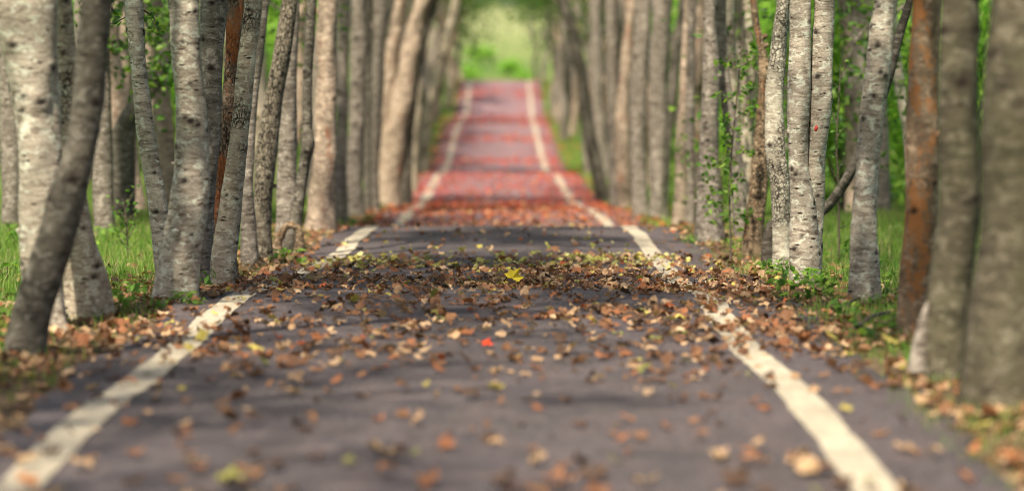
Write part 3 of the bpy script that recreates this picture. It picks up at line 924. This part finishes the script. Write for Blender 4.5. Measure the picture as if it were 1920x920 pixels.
for i in range(36):
    s = -1 if i % 2 else 1
    y = rng.uniform(31, 100)
    x = float(pc(y)) + s * rng.uniform(5.0, 5.5 + 0.15 * y)
    side = "left" if s < 0 else "right"
    bank_tree("wood_tree", f"blurred trunk deep in the green wood on the {side}", x, y, i % 4,
              ['grey', 'dark', 'pink', 'grey'][int(rng.integers(4))], rng.uniform(.9, 1.4), f"trunks deep in the {side} wood", cscale=.65, lean=rng.uniform(-.06, .06))
# trees behind and beside the camera keep the near path in shade; they stand outside the frame
for (x, y) in [(-3.4, 6.6), (3.3, 7.4), (-3.2, 2.5), (3.1, 3.0)]:
    bank_tree("row_tree", "tree of the rows standing beside the camera", x, y, int(rng.integers(4)), 'grey', 1.15, "trees beside the camera")


# ------------------------------------------------------------------ bushes and saplings
def bush(name, label, x, y, sc_, group=None, squash=1.0, m=None):
    root = link(name, None, loc=(x, y, float(terr(x, y))))
    tag(root, label, "bush", group)
    k = int(rng.integers(4))
    link("foliage", BUSHES[k], root, loc=(0, 0, 1.15 * sc_ * squash), rotz=rng.uniform(0, 6.28), scale=(sc_, sc_, sc_ * squash))
    if "bst" not in BANKM:
        parts = []
        for q in range(6):
            a = q * 1.05
            parts.append(tube([(0, 0, -.1), (math.cos(a) * .2, math.sin(a) * .2, .5), (math.cos(a) * .7, math.sin(a) * .7, 1.5)], [.03, .02, .008], 6, .2, seed=q, rough=.03))
        V, Q, K = join(parts)
        BANKM["bst"] = mesh_np("stems", V, [Q], [M_TWIG], attrs={"knot": K})
    link("stems", BANKM["bst"], root, scale=(sc_, sc_, sc_ * squash))
    return root


for i in range(60):
    s = -1 if i % 2 else 1
    y = 33 + 76 * (i / 60) + rng.uniform(-2, 2)
    side = "left" if s < 0 else "right"
    c = float(pc(y))
    for_x = c + s * (5.9 + rng.uniform(0, 0.12 * y))
    bush("bush", f"leafy green bush filling the wood behind the {side} row", for_x, y, rng.uniform(.9, 1.7), f"bushes in the {side} wood", squash=rng.uniform(.9, 1.5))
for (px, d, s, lab) in [(1590, 31, 1.0, "bright leafy bush between the twin pale stems and the ringed trunk"),
                        (1850, 44, 1.2, "yellow-green bush glimpsed between the two mossy trunks"),
                        (10, 44, 1.5, "dark green bush at the left edge behind the thick pale trunk")]:
    bush("bush", lab, (px - 960) / F * d, d, s, squash=1.25)


for (px, d, s, lab) in [(882, 150, .55, "low bush in the meadow at the left of the far opening"), (955, 158, .7, "round bush in the meadow near the middle of the far opening"),
                        (985, 146, .5, "small bush in the meadow beside the opening's right edge trunks"), (905, 175, .8, "bush farther up the bright meadow, left of centre")]:
    bush("bush", lab, (px - 960) / F * d, d, s, squash=.7)


def sapling(label, pts, d, n, size, spread, seed, name="sapling"):
    base = P(*pts[0], d)
    base[2] = float(terr(base[0], d))
    root = link(name, None, loc=base)
    tag(root, label, "sapling")
    r_ = np.random.default_rng(seed)
    W = np.array([P(x, y, d) for x, y in pts]); W[0][2] = base[2] - .05
    V, Q, K = tube(W, np.linspace(.008, .003, len(W)), 6, .05, seed=seed, rough=.03)
    parts = [(V, Q, K)]
    seg = np.linalg.norm(np.diff(W, axis=0), axis=1); s = np.concatenate([[0], np.cumsum(seg)])
    cens = []
    for q in range(14):
        t = s[-1] * (0.2 + 0.78 * q / 14)
        p = np.array([np.interp(t, s, W[:, k]) for k in range(3)])
        a = q * 2.4
        e = p + np.array([math.cos(a) * spread * 2.2, math.sin(a) * spread * 2.2, r_.uniform(.02, .16)])
        parts.append(tube([p, (p + e) / 2 + np.array([0, 0, .02]), e], [.004, .003, .0015], 5, .05, seed=q, rough=.02))
        m = n // 14
        tt = r_.uniform(.3, 1.05, m)[:, None]
        cens.append(p * (1 - tt) + e * tt + r_.normal(size=(m, 3)) * spread * .35)
    V, Q, K = join(parts)
    link("stem", mesh_np("stem", V - base, [Q], [M_TWIG], attrs={"knot": K}), root)
    cen = np.concatenate(cens)
    LV, LT, LC = quad_leaves(cen, size * r_.uniform(.6, 1.25, len(cen)), green_cols(len(cen), r_, 1.35, 0.4), r_, aspect=.65)
    link("leaves", mesh_np("leaves", LV - base, [LT], [M_GREEN], LC, smooth=False), root)


sapling("bright green leafy sapling between the sturdy grey trunk and the flaky brown trunk", [(1372, 440), (1368, 360), (1375, 250), (1385, 150), (1392, 70)], 20.8, 230, .06, .085, 1)
sapling("low leafy sapling growing close behind the slim red-spotted trunk", [(1360, 450), (1356, 400), (1352, 340), (1345, 290)], 22.5, 120, .06, .08, 2)
sapling("thin bare-stemmed sapling beside the crooked dark tree", [(1574, 400), (1572, 330), (1568, 280), (1572, 200), (1576, 120)], 20.5, 28, .04, .03, 3)
sapling("small sapling with pale leaves at the foot of the sunlit pinkish trunk", [(1300, 430), (1302, 370), (1298, 300), (1304, 240)], 27, 110, .06, .09, 4)
sapling("young leafy shoot behind the slender pale trunk on the left", [(240, 440), (236, 400), (230, 372)], 21, 60, .05, .06, 5)


# low boughs hanging into the top of the picture, each carried by a bough of its own tree
def bough(label, pts, d, n, size, spread, seed, foot):
    """a low leafy tree: trunk at `foot` (x offset px from its bough), bough through pts"""
    base = np.array([(foot - 960) / F * d, d, 0.0]); base[2] = float(terr(base[0], d))
    root = link("low_branched_tree", None, loc=base)
    tag(root, label, "tree")
    r_ = np.random.default_rng(seed)
    h = P(*pts[0], d)[2] + .3
    q0 = np.array([base[0], d, base[2] - .15])
    top = np.array([base[0] + r_.uniform(-.2, .2), d, h + 3.5])
    fork = q0 * .45 + top * .55; fork[2] = h
    parts = [tube([q0, fork, top], [.10, .08, .05], 16, .08, seed=seed, rough=.06, flare=.25)]
    W = [fork] + [P(x, y, d) for x, y in pts]
    parts.append(tube(W, np.linspace(.022, .008, len(W)), 8, .08, seed=seed + 1, rough=.04))
    V, Q, K = join(parts)
    link("trunk", mesh_np("trunk", V - base, [Q], [M_BARK['grey']], attrs={"knot": K}), root)
    W = np.array(W[1:]); seg = np.linalg.norm(np.diff(W, axis=0), axis=1); s = np.concatenate([[0], np.cumsum(seg)])
    t = r_.uniform(0, s[-1], n)
    cl = r_.normal(size=(14, 3)) * spread * 1.2
    cen = np.stack([np.interp(t, s, W[:, k]) for k in range(3)], 1) + r_.normal(size=(n, 3)) * spread * .7 + cl[r_.integers(0, 14, n)]
    LV, LT, LC = quad_leaves(cen, size * r_.uniform(.6, 1.25, n), green_cols(n, r_, 1.1, .3), r_, aspect=.6)
    link("leaves", mesh_np("leaves", LV - base, [LT], [M_GREEN], LC, smooth=False), root)
    link("crown", CROWNS[seed % 5], root, loc=top - base + np.array([0, 0, .4]))


bough("tree with low leafy bough hanging over the far left end of the path", [(840, 10), (862, 30), (880, 60), (892, 80)], 96, 900, .16, .42, 21, 822)
bough("tree with low leafy bough hanging over the far right end of the path", [(1060, 0), (1035, 10), (1010, 22), (1000, 40)], 92, 900, .16, .5, 22, 1078)
bough("tree whose low leaves darken the top centre-right above the far row", [(1150, -10), (1120, 0), (1090, 12), (1075, 30)], 60, 500, .12, .3, 23, 1190)
bough("tree with leaves hanging above the slender and scarred pale trunks", [(210, -10), (250, 20), (280, 50), (300, 90)], 24, 700, .09, .28, 24, 195)
bough("tree with bright leaves hanging right of the twin pale stems", [(1690, 20), (1640, 40), (1600, 80), (1580, 150)], 25, 1300, .095, .42, 25, 1745)
bough("tree with dark leaves at the top left corner behind the thick pale trunk", [(60, -20), (130, 10), (140, 30), (120, 60)], 24, 520, .09, .3, 26, 20)
bough("tree with leaves hanging above the furrowed trunk", [(470, -30), (510, 10), (560, 40), (575, 80)], 30, 300, .1, .25, 27, 455)

# far end of the view: meadow edge trees and the distant wood
for i in range(18):
    x = rng.uniform(-16, 14); y = rng.uniform(195, 240)
    if abs(x + 1.5) < 3.2: continue
    root = bank_tree("meadow_tree", "round green tree beyond the bright meadow at the far end", x, y, i % 4, 'grey', 1.0, "trees beyond the meadow", low=True, cscale=1.5)
r_ = np.random.default_rng(77)
cc = np.stack([r_.uniform(-90, 90, 420), r_.uniform(285, 330, 420), r_.uniform(3.5, 19, 420)], 1)
kk = r_.integers(0, 420, 26000)
cen = cc[kk] + r_.normal(size=(26000, 3)) * 1.6
LV, LT, LC = quad_leaves(cen, .75 * r_.uniform(.6, 1.3, 26000), green_cols(26000, r_, .95, .4), r_, aspect=.7)
o = link("distant_woods", mesh_np("distant_woods", LV, [LT], [M_GREEN], LC, smooth=False))
tag(o, "pale green distant wood closing the view beyond the meadow", "woods", kind="stuff")


# ------------------------------------------------------------------ grass
def blades(xy, h, w, col, r_, lean=0.45):
    n = len(xy)
    z = terr(xy[:, 0], xy[:, 1]) - 0.01
    a = r_.uniform(0, 6.28, n); ld = np.stack([np.cos(a), np.sin(a)], 1)
    fa = r_.uniform(0, 6.28, n); wd = np.stack([np.cos(fa), np.sin(fa), np.zeros(n)], 1) * w[:, None] / 2
    b = np.concatenate([xy, z[:, None]], 1)
    le = r_.uniform(0.1, 1, n) * lean * h
    m = b + np.concatenate([ld * (le * .3)[:, None], (h * .55)[:, None]], 1)
    t = b + np.concatenate([ld * le[:, None], (h * r_.uniform(.8, 1, n))[:, None]], 1)
    V = np.stack([b - wd, b + wd, m + wd * .8, m - wd * .8, t], 1).reshape(-1, 3)
    k = (np.arange(n) * 5)[:, None]
    return V, k + np.array([[0, 1, 2, 3]]), k + np.array([[3, 2, 4]]), np.repeat(col, 5, 0)


def grass(name, label, n, y0, y1, lat_lo, lat_hi, hmin, hmax, wd, seed, dens=None, yellow=.3, bright=1.0):
    r_ = np.random.default_rng(seed)
    y = r_.uniform(y0, y1, n)
    s = np.where(r_.random(n) < .5, -1, 1)
    l = lat_lo + (lat_hi - lat_lo) * r_.random(n)
    x = pc(y) + s * l
    # only the strip the photo can see, with a margin
    keep = np.abs(x) < y * 0.215 + 1.2
    nz = np.sin(x * 2.3 + y * .7) * np.cos(y * 1.9 - x) + .5 * np.sin(x * 5.1) * np.sin(y * 4.3)
    p = sstep(1.7, 2.4, l) * .75 + .24 + .25 * (y < 14) + .40 * nz * (l < 3.2)
    keep &= r_.random(n) < p
    x, y, l = x[keep], y[keep], l[keep]
    n = len(x)
    h = r_.uniform(hmin, hmax, n) * (0.55 + .45 * sstep(1.8, 3.2, l)) * (1 + .35 * np.sin(x * 1.7) * np.cos(y * 1.3))
    base = np.array([[0.13, 0.24, 0.04], [0.20, 0.31, 0.055], [0.08, 0.16, 0.025], [0.32, 0.34, 0.11], [0.36, 0.30, 0.16]])
    c = base[r_.choice(5, n, p=[.33, .27, .28 - yellow * .4, yellow * .4, .12])] * bright * r_.uniform(.75, 1.25, (n, 1))
    V, Q, Tt, C = blades(np.stack([x, y], 1), h, np.full(n, wd) * r_.uniform(.6, 1.3, n), c, r_)
    o = link(name, mesh_np(name, V, [Q, Tt], [M_GRASS], C, smooth=False))
    tag(o, label, "grass", kind="stuff")


grass("grass", "fine green grass growing in the verges on both sides of the near path", 250000, 7.0, 30, 1.62, 7.5, .05, .17, .0055, 5)
grass("grass", "blurred green grass along the far verges and under the wood", 260000, 30, 119, 1.75, 13, .07, .22, .016, 6, bright=1.05)


# broad-leaved weeds, each plant a thing
def weed_mesh(seed, n=16, R=.09, H=.10, leaf=.05):
    r_ = np.random.default_rng(seed)
    a = r_.uniform(0, 6.28, n); rr = R * np.sqrt(r_.random(n))
    cen = np.stack([np.cos(a) * rr, np.sin(a) * rr, r_.uniform(.25, 1, n) * H], 1)
    LV, LT, LC = quad_leaves(cen, leaf * r_.uniform(.6, 1.3, n), green_cols(n, r_, 1.7, .4), r_, aspect=.6, up=2.0)
    return mesh_np("leaves", LV, [LT], [M_GREEN], LC, smooth=False)


def weed_stem(seed):
    parts = []
    for q in range(5):
        a = q * 1.3 + seed
        parts.append(tube([(0, 0, -.02), (math.cos(a) * .03, math.sin(a) * .03, .05), (math.cos(a) * .06, math.sin(a) * .06, .09)], [.003, .002, .001], 5, .02, seed=q))
    V, Q, K = join(parts)
    return mesh_np("stem", V, [Q], [M_GREENSTEM], attrs={"knot": K})


M_GREENSTEM = simple_mat("green_stem", (0.10, 0.16, 0.04))
WM = [weed_mesh(i, n=14 + 5 * i) for i in range(4)]
WS = [weed_stem(i) for i in range(2)]
wr = np.random.default_rng(9)
spots = [(300, 585), (345, 575), (360, 580), (690, 420), (375, 545), (540, 500), (1520, 545), (1540, 560), (1590, 600), (1460, 545), (1690, 540), (1480, 570),
         (1660, 560), (1300, 460), (1740, 700), (1450, 520), (240, 560), (280, 560), (215, 590), (1640, 640)]
pos = []
for px, py in spots:
    d = ground_hit(px, py)
    pos.append(((px - 960) / F * d, d))
while len(pos) < 130:
    y = wr.uniform(11, 26); s = wr.choice([-1, 1]); l = wr.uniform(1.95, 5)
    x = float(pc(y)) + s * l
    if abs(x) < .2 * y + .3: pos.append((x, y))
for i, (x, y) in enumerate(pos):
    side = "left" if x < 0 else "right"
    s = wr.uniform(.7, 1.5)
    root = link("weed", None, loc=(x, y, float(terr(x, y))), rotz=wr.uniform(0, 6.28), scale=(s, s, s))
    tag(root, f"small broad-leaved green weed in the {side} verge", "weed", f"weeds in the {side} verge")
    link("leaves", WM[i % 4], root)
    link("stem", WS[i % 2], root)


# ------------------------------------------------------------------ fallen leaves
def leaf_template(seed, lobes=True):
    r_ = np.random.default_rng(seed)
    n = 14
    a = np.linspace(0, 2 * np.pi, n, endpoint=False)
    base = 0.5 * (1 + .25 * np.cos(a)) if not lobes else 0.36 + .16 * np.abs(np.cos(2.5 * a)) * (1 + .4 * np.cos(a))
    if lobes: base[1::2] *= r_.uniform(.62, .85)
    base = base * r_.uniform(.88, 1.12, n)
    x = np.cos(a) * base
    y = np.sin(a) * base * r_.uniform(.6, .95)
    x = np.concatenate([[0], x]); y = np.concatenate([[0], y])
    k1, k2 = r_.uniform(-.3, 1.3), r_.uniform(.1, 1.7)
    z = k1 * x * x + k2 * y * y + .22 * r_.normal(size=n + 1) * (x * x + y * y) ** .5 + r_.uniform(-.2, .3) * x * y * 2
    z -= z.min() * .9
    V = np.stack([x, y, z], 1)
    Tt = np.array([[0, 1 + i, 1 + (i + 1) % n] for i in range(n)])
    # stalk
    V = np.concatenate([V, [[-.45, -.012, z[8]], [-.45, .012, z[8]], [-.85, 0, z[8] + .08]]])
    Tt = np.concatenate([Tt, [[n + 1, n + 2, n + 3]]])
    return V, Tt


TPL = [leaf_template(i, i % 3 != 2) for i in range(14)]
PAL_NEAR = np.array([[.21, .10, .05], [.38, .235, .135], [.26, .10, .045], [.08, .045, .03], [.48, .32, .20], [.42, .34, .09], [.15, .07, .038], [.42, .09, .03], [.17, .17, .05]])
P_NEAR = np.array([.25, .16, .13, .16, .08, .03, .18, .012, .010]); P_NEAR /= P_NEAR.sum()
PAL_YEL = np.array([[.48, .43, .12], [.40, .33, .08], [.55, .50, .22], [.30, .30, .07]])
PAL_MID = np.array([[.38, .12, .05], [.30, .075, .035], [.44, .20, .10], [.40, .06, .03], [.22, .085, .045], [.46, .13, .045]])
PAL_FAR = np.array([[.52, .045, .03], [.52, .11, .04], [.42, .02, .03], [.50, .18, .08], [.30, .07, .04], [.48, .02, .035]])


def leaf_cols(x, y, r_):
    n = len(x)
    c = PAL_NEAR[r_.choice(len(PAL_NEAR), n, p=P_NEAR)]
    yl = PAL_YEL[r_.integers(0, 4, n)]
    c = np.where(((r_.random(n) < .42 * sstep(18.8, 20.6, y) * (1 - sstep(23, 25, y)) * (np.abs(x + .1) < 1.5)))[:, None], yl, c)
    fr = PAL_FAR[r_.integers(0, 6, n)]
    mr = PAL_MID[r_.integers(0, 6, n)]
    fr = np.where((r_.random(n) < sstep(36, 54, y))[:, None], fr, mr)
    c = np.where((r_.random(n) < .95 * sstep(26, 36, y))[:, None], fr, c)
    return c * r_.uniform(.8, 1.25, (n, 1))


def leaf_density(x, y):
    """leaves per square metre"""
    c = pc(y); q = x - c; l = np.abs(q)
    nz = (np.sin(x * 2.9 + y * .8 + 1) * np.cos(y * 1.5 - x * .9) + .6 * np.sin(x * 6.1 - y * 1.1) * np.sin(y * 3.7 + x)) * .5 + .5
    nz = np.clip(nz, 0, 1)
    side = sstep(.55, 1.5, l)
    d = np.zeros_like(y)
    d += (y < 16) * (9 + 18 * nz)
    d += (y > 10.2) * (y < 16) * (sstep(10, 12, y) * (38 + 60 * nz ** 2) + sstep(10.3, 12.6, y) * side * 150 * nz * np.where(q > 0, 1.5, .9))
    d += sstep(12.4, 13.6, y) * (1 - sstep(15, 16, y)) * (q > .1) * 95 * nz
    d += sstep(15.4, 16.8, y) * (1 - (sstep(20.8, 22.2, y))) * (42 + 165 * nz ** 1.2) * np.where(q > 0, 1.2, .9)
    d += (y > 22) * (y < 27.5) * (6 + 8 * nz)
    band = 0.5 + 0.5 * np.sin(y * .62 + .4)
    d += sstep(27.3, 31, y) * (1 - sstep(42, 49, y)) * (46 + 44 * nz)
    d += sstep(42, 48, y) * (1 - sstep(58, 64, y)) * (20 + 34 * nz + 44 * side)
    d += sstep(60, 66, y) * (2 + 50 * band ** 5 + side * 14)
    d += np.exp(-((y - 103.5) / 1.8) ** 2) * 24 + np.exp(-((y - 112) / 2.0) ** 2) * 45 * sstep(.45, .9, l)
    d = d * np.where((np.abs(l - LW / 2) < .13) & (y > 10.5), np.where(y < 26, .6, .28), 1.0)
    # verge
    hw = np.where(q < 0, ROAD_L, ROAD_R)
    v = sstep(hw - .15, hw + .1, l)
    vd = (62 + 80 * nz + 75 * (y < 14)) * (1 - sstep(2.0, 2.9, l)) + 4
    for (bx, by) in BASES:
        vd = vd + 150 * np.exp(-((x - bx) ** 2 + (y - by + .12) ** 2) / .09)
    vd = vd * np.where(y < 30, 1, np.where(y < 45, .4, .12))
    return d * (1 - v) + v * vd


def place_z(x, y):
    c = pc(y); q = x - c
    on = np.abs(q) < np.where(q < 0, ROAD_L, ROAD_R) - .02
    return np.where(on, road_z(x, y) + .004, terr(x, y) + .008)


def rand_rot(n, r_, tilt=.30):
    a = r_.uniform(0, 2 * np.pi, n); tx = r_.normal(0, tilt, n); ty = r_.normal(0, tilt, n)
    flip = np.where(r_.random(n) < .4, np.pi, 0)
    tx = tx + flip
    ca, sa, cx, sx, cy, sy = np.cos(a), np.sin(a), np.cos(tx), np.sin(tx), np.cos(ty), np.sin(ty)
    Rz = np.zeros((n, 3, 3)); Rz[:, 0, 0] = ca; Rz[:, 0, 1] = -sa; Rz[:, 1, 0] = sa; Rz[:, 1, 1] = ca; Rz[:, 2, 2] = 1
    Rx = np.zeros((n, 3, 3)); Rx[:, 0, 0] = 1; Rx[:, 1, 1] = cx; Rx[:, 1, 2] = -sx; Rx[:, 2, 1] = sx; Rx[:, 2, 2] = cx
    Ry = np.zeros((n, 3, 3)); Ry[:, 1, 1] = 1; Ry[:, 0, 0] = cy; Ry[:, 0, 2] = sy; Ry[:, 2, 0] = -sy; Ry[:, 2, 2] = cy
    return Rz @ Rx @ Ry


lr = np.random.default_rng(42)
N = 260000
# sampled evenly over strip area in three depth bands
cand = []
for (y0, y1, half) in [(6.8, 30, 4.6), (30, 60, 4.6), (60, 120, 4.2)]:
    area = (y1 - y0) * 2 * half
    dmax = 290.0
    n = int(area * dmax)
    y = lr.uniform(y0, y1, n); x = pc(y) + lr.uniform(-half, half, n)
    keep = (lr.random(n) < leaf_density(x, y) / dmax) & (np.abs(x) < .205 * y + .35)
    cand.append(np.stack([x[keep], y[keep]], 1))
cand = np.concatenate(cand)
order = np.argsort(cand[:, 1])
cand = cand[order]
near, rest = cand[:300], cand[300:]
print("LEAVES", len(cand), "near up to", near[-1, 1])

n = len(rest)
tid = lr.integers(0, len(TPL), n)
cols = leaf_cols(rest[:, 0], rest[:, 1], lr)
size = lr.uniform(.030, .078, n) * np.where(rest[:, 1] > 60, 1.3, 1.0)
R = rand_rot(n, lr)
zz = place_z(rest[:, 0], rest[:, 1])
VV, TT_, CC, off = [], [], [], 0
for t in range(len(TPL)):
    sel = np.where(tid == t)[0]
    tv, tt = TPL[t]
    v = np.einsum('nij,kj->nki', R[sel], tv - np.array([0, 0, .12])) * size[sel][:, None, None]
    zmin = v[:, :, 2].min(1)
    v[:, :, 2] -= zmin[:, None]
    v += np.concatenate([rest[sel], zz[sel][:, None]], 1)[:, None, :]
    m = len(tv)
    VV.append(v.reshape(-1, 3))
    TT_.append((np.arange(len(sel))[:, None, None] * m + tt[None]).reshape(-1, 3) + off)
    CC.append(np.repeat(cols[sel], m, 0))
    off += len(sel) * m
o = link("leaf_litter", mesh_np("leaf_litter", np.concatenate(VV), [np.concatenate(TT_)], [M_DRY], np.concatenate(CC), smooth=False))
tag(o, "brown, yellow and red fallen leaves covering the path and its verges", "leaf litter", kind="stuff")

# the nearest three hundred, each a thing
LM = {}
names = [("brown", [.21, .105, .055]), ("tan", [.38, .245, .14]), ("rust-brown", [.25, .105, .05]), ("dark brown", [.085, .048, .032]), ("pale tan", [.46, .30, .19]),
         ("olive-green", [.21, .20, .055]), ("orange", [.44, .19, .08])]
pr = np.array([.28, .2, .18, .15, .10, .03, .06]); pr /= pr.sum()
for i, (x, y) in enumerate(near):
    ci = int(lr.choice(len(names), p=pr)); t = i % len(TPL)
    key = (ci, t)
    if key not in LM:
        tv, tt = TPL[t]
        tv = tv.copy(); tv[:, 2] -= tv[:, 2].min()
        LM[key] = mesh_np("fallen_leaf", tv, [tt], [M_DRY], np.repeat(np.array([names[ci][1]]) * lr.uniform(.85, 1.15), len(tv), 0), smooth=False)
    s = lr.uniform(.055, .10)
    o = link("fallen_leaf", LM[key], loc=(x, y, float(place_z(x, y))), scale=(s, s, s))
    o.rotation_euler = (lr.normal(0, .18), lr.normal(0, .18), lr.uniform(0, 6.28))
    o.location.z += .012
    tag(o, f"curled {names[ci][0]} leaf lying on or beside the path close to the camera", "leaf", f"{names[ci][0]} leaves nearest the camera")

for (px, py, dd, col, s, nm, lab, rx) in [(960, 553, None, (.74, .56, .05), .15, "yellow_leaf", "bright yellow leaf standing on edge in the middle of the path", 1.25),
                                         (912, 672, None, (.62, .05, .01), .075, "red_leaf", "single bright orange-red leaf on the near path left of centre", .3),
                                         (425, 162 + 400, None, (.45, .34, .05), .07, "ochre_leaf", "ochre leaf lying on the left painted line", .4)]:
    d = ground_hit(px, py)
    x = (px - 960) / F * d
    tv, tt = TPL[3]
    tv = tv.copy(); tv[:, 2] -= tv[:, 2].min()
    o = link(nm, mesh_np(nm, tv, [tt], [M_DRY], np.repeat(np.array([col]), len(tv), 0), smooth=False), loc=(x, d, float(place_z(x, d)) + s * .35 * math.sin(rx) + .004), scale=(s, s, s))
    o.rotation_euler = (rx, 0, .4)
    tag(o, lab, "leaf")

# fallen twigs
for i, (pts, lab) in enumerate([([(1575, 590), (1610, 575), (1650, 562), (1690, 556)], "dark twig lying in the leaves at the foot of the ringed trunk"),
                                ([(1610, 622), (1640, 608), (1672, 598)], "short thick twig on the leafy verge below the ringed trunk"),
                                ([(1225, 468), (1250, 476), (1275, 490)], "thin bent twig at the right edge of the path beyond the leaf band"),
                                ([(460, 520), (478, 500), (500, 505)], "thin twig in the leaves near the furrowed trunk"),
                                ([(1385, 520), (1420, 535), (1450, 560)], "thin brown twig in the leaves right of the right painted line")]):
    W = []
    for px, py in pts:
        d = ground_hit(px, py)
        x = (px - 960) / F * d
        W.append(np.array([x, d, float(place_z(x, d)) + .02 + .015 * (len(W) % 2)]))
    V, Q, K = tube(W, np.linspace(.009, .004, len(W)) * (1.6 if i == 1 else 1), 7, .03, seed=i, rough=.08)
    b0 = W[0].copy()
    o = link("fallen_twig", mesh_np("fallen_twig", V - b0, [Q], [M_TWIG], attrs={"knot": K}), loc=b0)
    tag(o, lab, "twig", "fallen twigs on the verges")
